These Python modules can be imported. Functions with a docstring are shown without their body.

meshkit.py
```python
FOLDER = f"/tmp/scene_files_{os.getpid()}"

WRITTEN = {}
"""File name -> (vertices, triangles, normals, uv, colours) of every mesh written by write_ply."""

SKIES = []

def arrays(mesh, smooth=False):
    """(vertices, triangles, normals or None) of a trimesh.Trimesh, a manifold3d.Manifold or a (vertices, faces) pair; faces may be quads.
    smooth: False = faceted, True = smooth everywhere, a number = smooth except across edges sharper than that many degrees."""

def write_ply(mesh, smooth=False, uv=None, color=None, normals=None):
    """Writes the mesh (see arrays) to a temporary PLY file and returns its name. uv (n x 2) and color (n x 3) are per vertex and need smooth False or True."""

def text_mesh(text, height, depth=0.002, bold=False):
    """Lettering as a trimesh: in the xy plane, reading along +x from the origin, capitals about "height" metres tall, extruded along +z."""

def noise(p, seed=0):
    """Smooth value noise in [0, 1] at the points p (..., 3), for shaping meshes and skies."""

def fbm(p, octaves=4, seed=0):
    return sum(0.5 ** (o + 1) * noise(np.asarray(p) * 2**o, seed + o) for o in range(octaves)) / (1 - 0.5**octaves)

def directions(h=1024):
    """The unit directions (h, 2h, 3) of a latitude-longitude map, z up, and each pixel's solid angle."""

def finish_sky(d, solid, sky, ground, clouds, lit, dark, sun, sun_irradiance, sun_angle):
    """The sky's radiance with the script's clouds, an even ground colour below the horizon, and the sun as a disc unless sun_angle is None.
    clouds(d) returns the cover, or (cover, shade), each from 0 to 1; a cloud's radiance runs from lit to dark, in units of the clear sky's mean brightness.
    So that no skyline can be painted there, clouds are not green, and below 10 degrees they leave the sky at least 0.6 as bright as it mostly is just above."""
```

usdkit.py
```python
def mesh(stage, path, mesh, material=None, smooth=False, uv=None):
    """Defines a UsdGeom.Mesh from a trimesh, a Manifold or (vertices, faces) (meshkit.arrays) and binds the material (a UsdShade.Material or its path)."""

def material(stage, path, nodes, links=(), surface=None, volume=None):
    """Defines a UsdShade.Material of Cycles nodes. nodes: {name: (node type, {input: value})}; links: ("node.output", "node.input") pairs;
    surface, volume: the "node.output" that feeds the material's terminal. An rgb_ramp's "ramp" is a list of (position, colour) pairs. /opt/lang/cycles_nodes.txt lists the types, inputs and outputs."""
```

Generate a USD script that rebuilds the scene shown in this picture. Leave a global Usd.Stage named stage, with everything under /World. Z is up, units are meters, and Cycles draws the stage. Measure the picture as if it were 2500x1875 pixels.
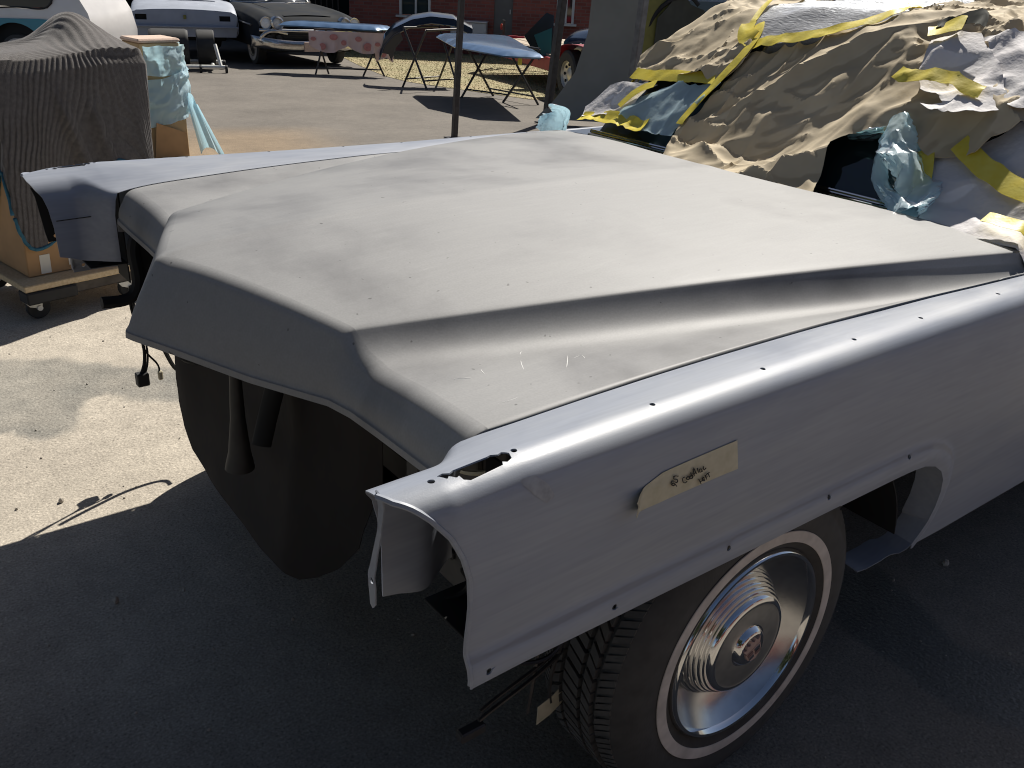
import math, numpy as np, trimesh, shapely, shapely.affinity, usdkit, meshkit
from pxr import Usd, UsdGeom, UsdLux, UsdShade, Sdf, Gf, Vt
from scipy.spatial import Delaunay
from scipy.interpolate import PchipInterpolator, CubicSpline
from scipy.ndimage import gaussian_filter1d, gaussian_filter
from shapely.geometry import Polygon, Point, LineString

stage = Usd.Stage.CreateInMemory()
UsdGeom.SetStageUpAxis(stage, UsdGeom.Tokens.z)
UsdGeom.SetStageMetersPerUnit(stage, 1.0)
world = UsdGeom.Xform.Define(stage, '/World')
stage.SetDefaultPrim(world.GetPrim())
rng = np.random.default_rng(7)

# ------------------------------------------------------------------ camera, sky, sun
CAM = np.array([-1.242, -1.733, 1.526]); YAW, PITCH, ROLL, FPX = 0.8987, 0.4378, 0.0518, 2214.4
EXPOSURE = 0.4
SUN = np.array([0.78, 0.42, 1.0]); SUN = SUN / np.linalg.norm(SUN)
SUN_INT, SKY_STR = 1.25, 0.05
fw = np.array([math.cos(YAW)*math.cos(PITCH), math.sin(YAW)*math.cos(PITCH), -math.sin(PITCH)])
r0 = np.array([math.sin(YAW), -math.cos(YAW), 0.0]); u0 = np.cross(r0, fw)
rt = math.cos(ROLL)*r0 + math.sin(ROLL)*u0; upv = -math.sin(ROLL)*r0 + math.cos(ROLL)*u0
cam = UsdGeom.Camera.Define(stage, '/World/camera')
cam.AddTransformOp().Set(Gf.Matrix4d(*rt, 0, *upv, 0, *(-fw), 0, *CAM, 1))
cam.CreateHorizontalApertureAttr(36.0); cam.CreateVerticalApertureAttr(27.0)
cam.CreateFocalLengthAttr(36.0*FPX/2500); cam.CreateClippingRangeAttr(Gf.Vec2f(0.05, 500))
cam.CreateExposureAttr(EXPOSURE)
el = math.asin(SUN[2]); rot = math.atan2(SUN[0], SUN[1])
skym = usdkit.material(stage, '/World/Looks/sky', {
    'sky': ('sky_texture', {'sky_type': 'single_scattering', 'sun_disc': False, 'sun_elevation': el, 'sun_rotation': rot, 'aerosol_density': 1.2, 'air_density': .65, 'ozone_density': .35}),
    'bg': ('background_shader', {'strength': SKY_STR})}, [('sky.color', 'bg.color')], surface='bg.background')
dome = UsdLux.DomeLight.Define(stage, '/World/sky')
UsdShade.MaterialBindingAPI.Apply(dome.GetPrim()).Bind(skym)
dome.GetPrim().SetCustomDataByKey('kind', 'structure')
sun = UsdLux.DistantLight.Define(stage, '/World/sun')
sun.CreateNormalizeAttr(True); sun.CreateIntensityAttr(SUN_INT); sun.CreateAngleAttr(0.5); sun.CreateColorAttr(Gf.Vec3f(1.0, 0.95, 0.87))
z_ = SUN; x_ = np.cross([0, 0, 1.0], z_); x_ /= np.linalg.norm(x_); y_ = np.cross(z_, x_)
sun.AddTransformOp().Set(Gf.Matrix4d(*x_, 0, *y_, 0, *z_, 0, 0, 0, 10, 1))

# ------------------------------------------------------------------ helpers
USED = {}
def numbered(parent, name):
    k = (parent, name); n = USED.get(k, 0); USED[k] = n + 1
    return f'{parent}/{name}' if n == 0 else f'{parent}/{name}_{n:03d}'
def tag(p, label=None, cat=None, group=None, kind=None):
    for k, v in (('label', label), ('category', cat), ('group', group), ('kind', kind)):
        if v: p.SetCustomDataByKey(k, v)
    return p
def thing(name, label, cat, loc=(0, 0, 0), rotz=0, group=None, lean=None):
    x = UsdGeom.Xform.Define(stage, numbered('/World', name))
    x.AddTranslateOp().Set(Gf.Vec3d(*map(float, loc)))
    if rotz: x.AddRotateZOp().Set(float(math.degrees(rotz)))
    return tag(x.GetPrim(), label, cat, group)
def obj(name, mesh, mat, parent=None, smooth=30, uv=None, label=None):
    path = numbered(str(parent.GetPath()) if parent else '/World', name)
    p = usdkit.mesh(stage, path, mesh, M[mat], smooth, uv).GetPrim()
    if label: p.SetCustomDataByKey('label', label)
    return p
def attr(prim, name, vals):
    UsdGeom.PrimvarsAPI(prim).CreatePrimvar(name, Sdf.ValueTypeNames.FloatArray, 'vertex').Set(Vt.FloatArray.FromNumpy(np.asarray(vals, np.float32)))
cat = trimesh.util.concatenate
def TM(v, f): return trimesh.Trimesh(np.asarray(v, float), np.asarray(f, int), process=False)
def smoothstep(a, b, x): t = np.clip((x-a)/(b-a), 0, 1); return t*t*(3-2*t)
def grid_faces(n, m):
    i, j = np.meshgrid(np.arange(n-1), np.arange(m-1), indexing='ij'); a = (i*m+j).ravel()
    return np.vstack([np.stack([a, a+m, a+m+1], 1), np.stack([a, a+m+1, a+1], 1)])
def grid_mesh(P): n, m = P.shape[:2]; return TM(P.reshape(-1, 3), grid_faces(n, m))
def vnormals(v, f):
    fn = np.cross(v[f[:, 1]]-v[f[:, 0]], v[f[:, 2]]-v[f[:, 0]]); n = np.zeros_like(v)
    for k in range(3): np.add.at(n, f[:, k], fn)
    return n/np.maximum(np.linalg.norm(n, axis=1, keepdims=True), 1e-12)
def solidify(m, t):
    """a sheet becomes a closed shell: the second skin lies t behind (against the normals)"""
    v, f = np.array(m.vertices), np.array(m.faces); n = vnormals(v, f); k = len(v)
    e = np.sort(np.vstack([f[:, [0, 1]], f[:, [1, 2]], f[:, [2, 0]]]), 1); d = np.vstack([f[:, [0, 1]], f[:, [1, 2]], f[:, [2, 0]]])
    key = e[:, 0]*k+e[:, 1]; u, c = np.unique(key, return_counts=True); b = d[np.isin(key, u[c == 1])]
    s = np.vstack([np.stack([b[:, 0], b[:, 0]+k, b[:, 1]+k], 1), np.stack([b[:, 0], b[:, 1]+k, b[:, 1]], 1)])
    return TM(np.vstack([v, v-n*t]), np.vstack([f, f[:, ::-1]+k, s]))
def resample(ring, h):
    ring = np.asarray(ring)[:, :2]
    out = []
    for a, b in zip(ring[:-1], ring[1:]):
        n = max(1, int(np.ceil(np.linalg.norm(b-a)/h))); out += [a+(b-a)*i/n for i in range(n)]
    return np.array(out)
def domain(poly, h, hb=None):
    """triangulates a 2-D polygon with holes: even inner points plus resampled edges"""
    hb = hb or h; poly = Polygon(poly) if not hasattr(poly, 'exterior') else poly
    poly = poly.buffer(0)
    rings = [resample(poly.exterior.coords, hb)]+[resample(r.coords, min(hb, .004, max(r.length/14, .0008))) for r in poly.interiors]
    x0, y0, x1, y1 = poly.bounds
    gx, gy = np.meshgrid(np.arange(x0, x1+h, h), np.arange(y0, y1+h*.87, h*.87), indexing='ij'); gx = gx+(np.arange(gx.shape[1]) % 2)*h/2
    g = np.stack([gx.ravel(), gy.ravel()], 1)
    inner = poly.buffer(-.45*min(h, hb)); g = g[shapely.contains_xy(inner, g[:, 0], g[:, 1])]
    pts = np.vstack(rings+[g]); pts = pts+np.random.default_rng(1).normal(0, 1e-7, pts.shape)
    t = Delaunay(pts).simplices; c = pts[t].mean(1); t = t[shapely.contains_xy(poly, c[:, 0], c[:, 1])]
    a = pts[t]; ar = np.cross(a[:, 1]-a[:, 0], a[:, 2]-a[:, 0]); t = np.where(ar[:, None] < 0, t[:, ::-1], t)
    return pts, t[np.abs(ar) > 1e-10]
def tube(P, r, sides=8, cap=True):
    P = np.asarray(P, float); r = np.broadcast_to(r, len(P)); T = np.gradient(P, axis=0); T /= np.linalg.norm(T, axis=1, keepdims=True)+1e-12
    a = np.cross(T[0], [0, 0, 1.0] if abs(T[0][2]) < .9 else [1.0, 0, 0]); A = []
    for t in T: a = a-t*(a@t); a = a/np.linalg.norm(a); A.append(a)
    A = np.array(A); B = np.cross(T, A); th = np.arange(sides)*2*np.pi/sides
    v = P[:, None]+r[:, None, None]*(np.cos(th)[None, :, None]*A[:, None]+np.sin(th)[None, :, None]*B[:, None])
    n = len(P); f = []
    for i in range(n-1):
        for j in range(sides): k = (j+1) % sides; f += [[i*sides+j, i*sides+k, (i+1)*sides+k], [i*sides+j, (i+1)*sides+k, (i+1)*sides+j]]
    v = v.reshape(-1, 3)
    if cap:
        v = np.vstack([v, P[0], P[-1]]); c0, c1 = len(v)-2, len(v)-1
        for j in range(sides): k = (j+1) % sides; f += [[c0, k, j], [c1, (n-1)*sides+j, (n-1)*sides+k]]
    return TM(v, f)
def spline(pts, n=40):
    from scipy.interpolate import CubicSpline
    pts = np.asarray(pts, float); d = np.r_[0, np.cumsum(np.linalg.norm(np.diff(pts, axis=0), axis=1))]
    return CubicSpline(d, pts)(np.linspace(0, d[-1], n))
def rbox(sx, sy, sz, b=.004, at=(0, 0, 0)):
    """box with chamfered edges, centred at at"""
    import manifold3d as m3
    h = np.array([sx, sy, sz])/2; b = min(b, h.min()*.9); P = []
    for s in np.ndindex(2, 2, 2):
        q = (np.array(s)*2-1)
        for k in range(3): w = h-b; w[k] = h[k]; P.append(q*w)
    m = m3.Manifold.hull_points(np.array(P)).to_mesh()
    return TM(m.vert_properties[:, :3]+np.array(at), m.tri_verts)
def box(sx, sy, sz, at=(0, 0, 0)):
    m = trimesh.creation.box((sx, sy, sz)); m.apply_translation(at); return m
def beam(a, b, w, h, up=(0, 0, 1)):
    a, b = np.array(a, float), np.array(b, float); d = b-a; L = np.linalg.norm(d); d /= L
    s = np.cross(d, up); s /= np.linalg.norm(s); t = np.cross(s, d); m = rbox(L, w, h, min(w, h)*.12)
    v = m.vertices; return TM((a+b)/2+v[:, :1]*d+v[:, 1:2]*s+v[:, 2:]*t, m.faces)
def lathe(profile, n=96, axis='y', center=(0, 0, 0)):
    """profile: (radius, along) pairs; turned about the y axis, along runs towards -y"""
    p = np.asarray(profile, float); th = np.arange(n)*2*np.pi/n
    P = np.stack([p[:, None, 0]*np.cos(th), np.repeat(-p[:, None, 1], n, 1), p[:, None, 0]*np.sin(th)], -1)
    P = np.concatenate([P, P[:, :1]], 1); m = grid_mesh(P); m.merge_vertices()
    m.faces = m.faces[:, ::-1]; m.apply_translation(center); return m
def fbm(p, o=4, seed=0): return meshkit.fbm(np.asarray(p, float), o, seed)
def ridge(p, seed=0, o=3):
    v = 0; a = 1; s = 0
    for k in range(o): v = v+a*(1-np.abs(2*meshkit.noise(np.asarray(p)*2**k, seed+k)-1)); s += a; a *= .5
    return v/s
def xf(m, loc=(0, 0, 0), rz=0, rx=0, ry=0):
    m = m.copy(); T = trimesh.transformations
    m.apply_transform(T.translation_matrix(loc) @ T.rotation_matrix(rz, [0, 0, 1]) @ T.rotation_matrix(ry, [0, 1, 0]) @ T.rotation_matrix(rx, [1, 0, 0])); return m

# ------------------------------------------------------------------ materials
M = {}
def mat(name, color, rough=.5, metal=0, var=0, vscale=8, bump=0, bscale=60, spec=.5, col2=None, detail=5, coat=0, coat_rough=.1, stretch=None, sheen=0, bdist=.002, extra=None):
    n = {'p': ('principled_bsdf', {'roughness': rough, 'metallic': metal, 'specular_ior_level': spec, 'coat_weight': coat, 'coat_roughness': coat_rough, 'sheen_weight': sheen}),
         'g': ('geometry', {})}
    l = []; src = 'g.position'
    if stretch: n['m'] = ('mapping', {'scale': stretch}); l += [('g.position', 'm.vector')]; src = 'm.vector'
    if var or col2:
        c = np.array(color); a = c*(1-var); b = np.array(col2) if col2 is not None else np.minimum(c*(1+var), .95)
        n['n'] = ('noise_texture', {'scale': vscale, 'detail': detail, 'roughness': .6}); n['r'] = ('rgb_ramp', {'ramp': [(.3, tuple(a)), (.7, tuple(b))]})
        l += [(src, 'n.vector'), ('n.fac', 'r.fac'), ('r.color', 'p.base_color')]
    else: n['p'][1]['base_color'] = color
    if bump:
        n['bn'] = ('noise_texture', {'scale': bscale, 'detail': 4}); n['b'] = ('bump', {'strength': bump, 'distance': bdist})
        l += [(src, 'bn.vector'), ('bn.fac', 'b.height'), ('b.normal', 'p.normal')]
    if extra: extra(n, l)
    M[name] = usdkit.material(stage, f'/World/Looks/{name}', n, l, surface='p.BSDF')
def hood_extra(n, l):   # rubbed guide coat: broad soft darker and lighter clouds, and fine sanding scatter
    n['p'][1].pop('base_color', None)
    n['n1'] = ('noise_texture', {'scale': 2.3, 'detail': 5, 'roughness': .55, 'distortion': .25}); n['r1'] = ('rgb_ramp', {'ramp': [(.28, (.11, .11, .11)), (.40, (.185, .185, .186)), (.51, (.238, .238, .237)), (.70, (.262, .262, .26))]})
    n['n2'] = ('noise_texture', {'scale': 260, 'detail': 3}); n['r2'] = ('rgb_ramp', {'ramp': [(.3, (.94, .94, .94)), (.7, (1.05, 1.05, 1.05))]})
    n['mx'] = ('mix', {'mix_type': 'multiply', 'fac': 1.0})
    n['rr'] = ('map_range', {'from_min': .3, 'from_max': .7, 'to_min': .52, 'to_max': .66})
    n['ms'] = ('mapping', {'scale': (7, 60, 40), 'rotation': (0, 0, .35)}); n['n4'] = ('noise_texture', {'scale': 1.0, 'detail': 6, 'roughness': .72}); n['r4'] = ('rgb_ramp', {'ramp': [(.3, (.93, .93, .93)), (.62, (1.0, 1.0, 1.0)), (.74, (1.10, 1.10, 1.09))]}); n['my'] = ('mix', {'mix_type': 'multiply', 'fac': 1.0})
    n['n5'] = ('noise_texture', {'scale': 70, 'detail': 1}); n['r5'] = ('rgb_ramp', {'ramp': [(.20, (.45, .45, .45)), (.235, (1, 1, 1))]}); n['mz'] = ('mix', {'mix_type': 'multiply', 'fac': 1.0}); n['b'] = ('bump', {'strength': .1, 'distance': .001})
    l += [('g.position', 'n1.vector'), ('n1.fac', 'r1.fac'), ('g.position', 'n2.vector'), ('n2.fac', 'r2.fac'), ('r1.color', 'mx.color1'), ('r2.color', 'mx.color2'), ('g.position', 'ms.vector'), ('ms.vector', 'n4.vector'), ('n4.fac', 'r4.fac'), ('mx.color', 'my.color1'), ('r4.color', 'my.color2'),
          ('g.position', 'n5.vector'), ('n5.fac', 'r5.fac'), ('my.color', 'mz.color1'), ('r5.color', 'mz.color2'), ('mz.color', 'p.base_color'), ('n1.fac', 'rr.value'), ('rr.result', 'p.roughness'), ('n2.fac', 'b.height'), ('b.normal', 'p.normal')]
mat('hood_primer', (.33, .33, .32), .5, spec=.45, extra=hood_extra)
def fender_extra(n, l):
    n['p'][1].pop('base_color', None)
    n['mp'] = ('mapping', {'scale': (1, 3, 3)})
    n['n1'] = ('noise_texture', {'scale': 2.2, 'detail': 5, 'roughness': .6, 'distortion': .5}); n['r1'] = ('rgb_ramp', {'ramp': [(.3, (.21, .232, .282)), (.5, (.258, .28, .328)), (.7, (.30, .318, .35))]})
    n['rr'] = ('map_range', {'from_min': .3, 'from_max': .7, 'to_min': .36, 'to_max': .48})
    n['ms'] = ('mapping', {'scale': (5, 90, 90)}); n['n2'] = ('noise_texture', {'scale': 1.0, 'detail': 5, 'roughness': .7}); n['r2'] = ('rgb_ramp', {'ramp': [(.3, (.90, .90, .90)), (.7, (1.08, 1.08, 1.07))]}); n['mx'] = ('mix', {'mix_type': 'multiply', 'fac': 1.0})
    n['n3'] = ('noise_texture', {'scale': 420, 'detail': 2}); n['b'] = ('bump', {'strength': .12, 'distance': .001})
    l += [('g.position', 'mp.vector'), ('mp.vector', 'n1.vector'), ('n1.fac', 'r1.fac'), ('g.position', 'ms.vector'), ('ms.vector', 'n2.vector'), ('n2.fac', 'r2.fac'), ('r1.color', 'mx.color1'), ('r2.color', 'mx.color2'), ('mx.color', 'p.base_color'), ('n1.fac', 'rr.value'), ('rr.result', 'p.roughness'), ('g.position', 'n3.vector'), ('n3.fac', 'b.height'), ('b.normal', 'p.normal')]
mat('fender_primer', (.24, .25, .275), .32, metal=0, spec=.45, extra=fender_extra)
mat('dark_metal', (.025, .024, .022), .6, var=.4, vscale=14)
mat('engine_dark', (.007, .007, .007), .85)
mat('rubber', (.040, .038, .036), .75, var=.25, vscale=30, bump=.25, bscale=200)
mat('whitewall', (.50, .445, .40), .6, var=.22, vscale=18, bump=.1, bscale=200)
mat('chrome', (.80, .80, .80), .08, metal=1)
mat('chrome_satin', (.58, .58, .58), .24, metal=1, var=.10, vscale=30, bump=.12, bscale=300)
mat('emblem_bronze', (.50, .34, .29), .4, metal=.4)
mat('chrome_brushed', (.50, .50, .50), .32, metal=1, var=.12, vscale=40)
mat('chrome_old', (.62, .6, .57), .22, metal=1, var=.2, vscale=25)
mat('emblem_red', (.16, .09, .08), .35)
mat('black_paint', (.008, .009, .011), .12, coat=.5)
mat('glass_dark', (.012, .022, .024), .05, spec=.8)
mat('tan_paper', (.47, .385, .25), .8, col2=(.56, .47, .325), vscale=5, bump=.22, bscale=70, bdist=.002)
mat('white_paper', (.66, .63, .64), .75, col2=(.76, .74, .73), vscale=6, bump=.5, bscale=60, bdist=.004)
mat('yellow_tape', (.74, .58, .03), .45, col2=(.80, .68, .10), vscale=30, bump=.25, bscale=120)
mat('cream_tape', (.42, .38, .26), .5, col2=(.54, .49, .36), vscale=40, bump=.2, bscale=200)
mat('ink', (.006, .006, .008), .5)
mat('chalk', (.62, .62, .60), .9)
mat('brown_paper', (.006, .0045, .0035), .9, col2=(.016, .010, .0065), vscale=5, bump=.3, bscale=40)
mat('blanket', (.072, .064, .060), .95, col2=(.115, .104, .097), vscale=60, bump=.8, bscale=260, sheen=.25, bdist=.003)
mat('teal_binding', (.03, .13, .19), .8, var=.3, vscale=60)
mat('cardboard', (.42, .25, .115), .85, var=.12, vscale=7, bump=.15, bscale=80)
mat('cardboard_light', (.52, .36, .19), .85, var=.1, vscale=7)
mat('label_paper', (.7, .66, .55), .7)
mat('particle_board', (.47, .35, .2), .85, col2=(.62, .5, .32), vscale=90, bump=.5, bscale=150)
mat('black_rubber', (.015, .015, .015), .7, var=.3, vscale=20)
mat('zinc', (.62, .62, .58), .45, metal=.25, var=.15, vscale=30)
mat('steel_dark', (.055, .05, .047), .45, metal=.5, var=.35, vscale=18)
mat('steel_grey', (.16, .155, .15), .5, metal=.5, var=.3, vscale=10)
mat('blue_paint', (.10, .185, .32), .22, metal=.3, coat=.6, var=.15, vscale=3)
mat('navy_paint', (.012, .022, .042), .15, coat=.8)
mat('teal_paint', (.01, .22, .30), .3, coat=.5)
mat('teal_dark', (.008, .10, .11), .4)
mat('white_paint', (.72, .70, .68), .35, coat=.3, var=.05, vscale=4)
mat('pale_primer', (.33, .36, .42), .5, var=.1, vscale=4)
mat('red_paint', (.30, .018, .03), .35, var=.25, vscale=6)
mat('faded_red', (.48, .20, .18), .9, var=.2, vscale=30)
mat('red_cloth', (.45, .07, .06), .85)
mat('bare_rim', (.62, .58, .5), .35, metal=.7)
mat('brick_red', (.20, .06, .042), .85, col2=(.30, .105, .07), vscale=1.7, bump=.3, bscale=70)
mat('mortar', (.30, .23, .2), .9)
mat('dull_grey', (.13, .125, .115), .6, var=.1, vscale=5)
mat('olive_primer', (.20, .205, .185), .55, col2=(.24, .245, .225), vscale=3)
mat('yellow_primer', (.20, .19, .045), .6, var=.2, vscale=6)
mat('dark_green_paper', (.055, .058, .045), .8, var=.2, vscale=6)
mat('window_frame', (.55, .55, .53), .5)
mat('tan_fuzzy', (.6, .45, .36), .95, var=.2, vscale=60, bump=.8, bscale=200)
mat('lens', (.75, .76, .75), .08, spec=.8, var=.1, vscale=60)
mat('wood_post', (.2, .12, .07), .7)
mat('grille_dark', (.03, .03, .03), .4)
mat('deck_wood', (.42, .34, .25), .8, var=.2, vscale=10)
mat('pink_cloth', (.62, .47, .44), .9, var=.06, vscale=10)
def thin(name, color, trans, alpha_mix, rough=.12, gloss=.35, bump=.4, bscale=40, streak=None):
    """a thin film: part see-through, part diffuse and translucent, with a sheen"""
    n = {'g': ('geometry', {}), 't': ('transparent_bsdf', {'color': tuple(.6+.4*np.array(color))}), 'd': ('diffuse_bsdf', {'color': color}), 'l': ('translucent_bsdf', {'color': trans}),
         's': ('glossy_bsdf', {'roughness': rough, 'color': (.9, .95, 1)}), 'm1': ('mix_closure', {'fac': .55}), 'm2': ('mix_closure', {'fac': alpha_mix}), 'm3': ('mix_closure', {}), 'lw': ('layer_weight', {'blend': gloss}),
         'bn': ('noise_texture', {'scale': bscale, 'detail': 4}), 'b': ('bump', {'strength': bump, 'distance': .004})}
    l = [('d.BSDF', 'm1.closure1'), ('l.BSDF', 'm1.closure2'), ('t.BSDF', 'm2.closure1'), ('m1.closure', 'm2.closure2'), ('m2.closure', 'm3.closure1'), ('s.BSDF', 'm3.closure2'), ('lw.fresnel', 'm3.fac'),
         ('bn.fac', 'b.height'), ('b.normal', 'd.normal'), ('b.normal', 's.normal'), ('b.normal', 'lw.normal')]
    if streak: n['mp'] = ('mapping', {'scale': streak}); l += [('g.position', 'mp.vector'), ('mp.vector', 'bn.vector')]
    else: l += [('g.position', 'bn.vector')]
    M[name] = usdkit.material(stage, f'/World/Looks/{name}', n, l, surface='m3.closure')
thin('blue_film', (.76, .90, .95), (.74, .92, .98), .92, gloss=.06, rough=.3, bump=.5)
thin('blue_film_clear', (.30, .52, .58), (.3, .5, .55), .6, gloss=.12, rough=.22)
thin('clear_film', (.76, .76, .78), (.72, .72, .73), .90, gloss=.10, rough=.3, bump=.8, bscale=30, streak=(6, 1.5, 1.5))
thin('white_film', (.74, .74, .74), (.72, .72, .72), .85, gloss=.25)
thin('car_glass', (.10, .13, .13), (.1, .12, .12), .35, rough=.03, gloss=.5, bump=0)

# ------------------------------------------------------------------ ground
def gz(x, y):
    r = .45*x+.89*y-1.8
    return -.032*(np.log1p(np.exp(np.clip(r*2, -40, 40)))/2)
def pdist(poly, x, y):
    p = Polygon(poly); pts = shapely.points(x.ravel(), y.ravel()); d = shapely.distance(pts, p.exterior)
    return np.where(shapely.contains_xy(p, x.ravel(), y.ravel()), d, -d).reshape(x.shape)
def gmat(name, dry, pale, wet):
    n = {'g': ('geometry', {}), 'p': ('principled_bsdf', {'roughness': .85, 'specular_ior_level': .35}),
         'nf': ('noise_texture', {'scale': 150, 'detail': 3, 'roughness': .7}), 'rf': ('rgb_ramp', {'ramp': [(.26, (.28, .27, .26)), (.40, (.80, .79, .78)), (.58, (1.06, 1.05, 1.04)), (.66, (1.30, 1.28, 1.25)), (.78, (2.0, 1.95, 1.85))]}),
         'nm': ('noise_texture', {'scale': 1.3, 'detail': 6, 'roughness': .65}), 'rm': ('rgb_ramp', {'ramp': [(.3, (.80, .79, .78)), (.7, (1.15, 1.14, 1.12))]}),
         'ns': ('noise_texture', {'scale': 14, 'detail': 4, 'roughness': .7}), 'rs': ('rgb_ramp', {'ramp': [(.3, (.86, .86, .86)), (.7, (1.1, 1.1, 1.1))]}),
         'ap': ('attribute', {'attribute': 'pale'}), 'aw': ('attribute', {'attribute': 'wet'}), 'at': ('attribute', {'attribute': 'warm'}),
         'c1': ('mix', {'color1': dry, 'color2': pale}), 'cw': ('mix', {'color2': (.27, .20, .125)}), 'c2': ('mix', {'color2': wet}),
         'm1': ('mix', {'mix_type': 'multiply', 'fac': 1.}), 'm2': ('mix', {'mix_type': 'multiply', 'fac': 1.}), 'm3': ('mix', {'mix_type': 'multiply', 'fac': 1.}),
         'ro': ('map_range', {'from_min': 0, 'from_max': 1, 'to_min': .88, 'to_max': .42}),
         'vo': ('voronoi_texture', {'scale': 130}), 'b': ('bump', {'strength': .8, 'distance': .004}), 'nb': ('noise_texture', {'scale': 90, 'detail': 4})}
    l = [('g.position', f'{k}.vector') for k in ('nf', 'nm', 'ns', 'vo', 'nb')]
    l += [('nf.fac', 'rf.fac'), ('nm.fac', 'rm.fac'), ('ns.fac', 'rs.fac'), ('ap.fac', 'c1.fac'), ('c1.color', 'cw.color1'), ('at.fac', 'cw.fac'), ('cw.color', 'c2.color1'), ('aw.fac', 'c2.fac'),
          ('c2.color', 'm1.color1'), ('rf.color', 'm1.color2'), ('m1.color', 'm2.color1'), ('rm.color', 'm2.color2'), ('m2.color', 'm3.color1'), ('rs.color', 'm3.color2'), ('m3.color', 'p.base_color'),
          ('aw.fac', 'ro.value'), ('ro.result', 'p.roughness'), ('nb.fac', 'b.height'), ('b.normal', 'p.normal')]
    del n['vo']; l = [x for x in l if 'vo' not in x[1]]
    M[name] = usdkit.material(stage, f'/World/Looks/{name}', n, l, surface='p.BSDF')
gmat('asphalt', (.168, .153, .134), (.44, .402, .34), (.115, .125, .122))
ax = np.unique(np.r_[np.linspace(-70, -8, 20), np.linspace(-8, -2, 40), np.arange(-2, 3, .025), np.linspace(3, 12, 110), np.linspace(12, 90, 50)])
ay = np.unique(np.r_[np.linspace(-70, -8, 20), np.linspace(-8, -2, 40), np.arange(-2, 3.6, .025), np.linspace(3.6, 12, 110), np.linspace(12, 90, 50)])
GX, GY = np.meshgrid(ax, ay, indexing='ij'); GP = np.stack([GX, GY, gz(GX, GY)], -1)
gp = obj('ground', grid_mesh(GP), 'asphalt', smooth=True); tag(gp, kind='structure')
nz = lambda s, seed: fbm(np.stack([GX*s, GY*s, GX*0], -1), 4, seed)-.5
st1 = [(-1.1, 2.2), (-.82, 2.07), (-.63, 1.95), (-.26, 1.66), (.1, 1.5), (.15, 1.15), (-.1, 1.25), (-.36, 1.37), (-.58, 1.50), (-.68, 1.37), (-.80, 1.29), (-.93, 1.38), (-1.2, 1.6)]
st2 = [(.72, -.60), (.95, -.70), (.86, -.9), (.82, -1.02), (.92, -1.25), (.72, -1.32), (.58, -1.16), (.60, -.99), (.60, -.84), (.64, -.72)]
wet = np.maximum(smoothstep(-.015, .03, pdist(st1, GX, GY)+.16*nz(5, 3))*(.72+.9*nz(4, 5)), .9*smoothstep(-.01, .02, pdist(st2, GX, GY)+.07*nz(9, 4)))
dpl = np.hypot((GX+.35)/1.15, (GY-1.5)/2.0)
pale = smoothstep(1.35, .72, dpl+.55*nz(1.2, 8)); pale = np.maximum(pale, .35*smoothstep(3.5, .8, dpl))
dw = np.hypot((GX-1.9)/1.4, (GY-6.6)/1.1); warm = .75*smoothstep(1.2, .3, dw+.8*nz(.8, 11))
attr(gp, 'wet', np.clip(wet, 0, 1).ravel()); attr(gp, 'pale', np.clip(pale, 0, 1).ravel()); attr(gp, 'warm', np.clip(warm, 0, 1).ravel())

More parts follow.
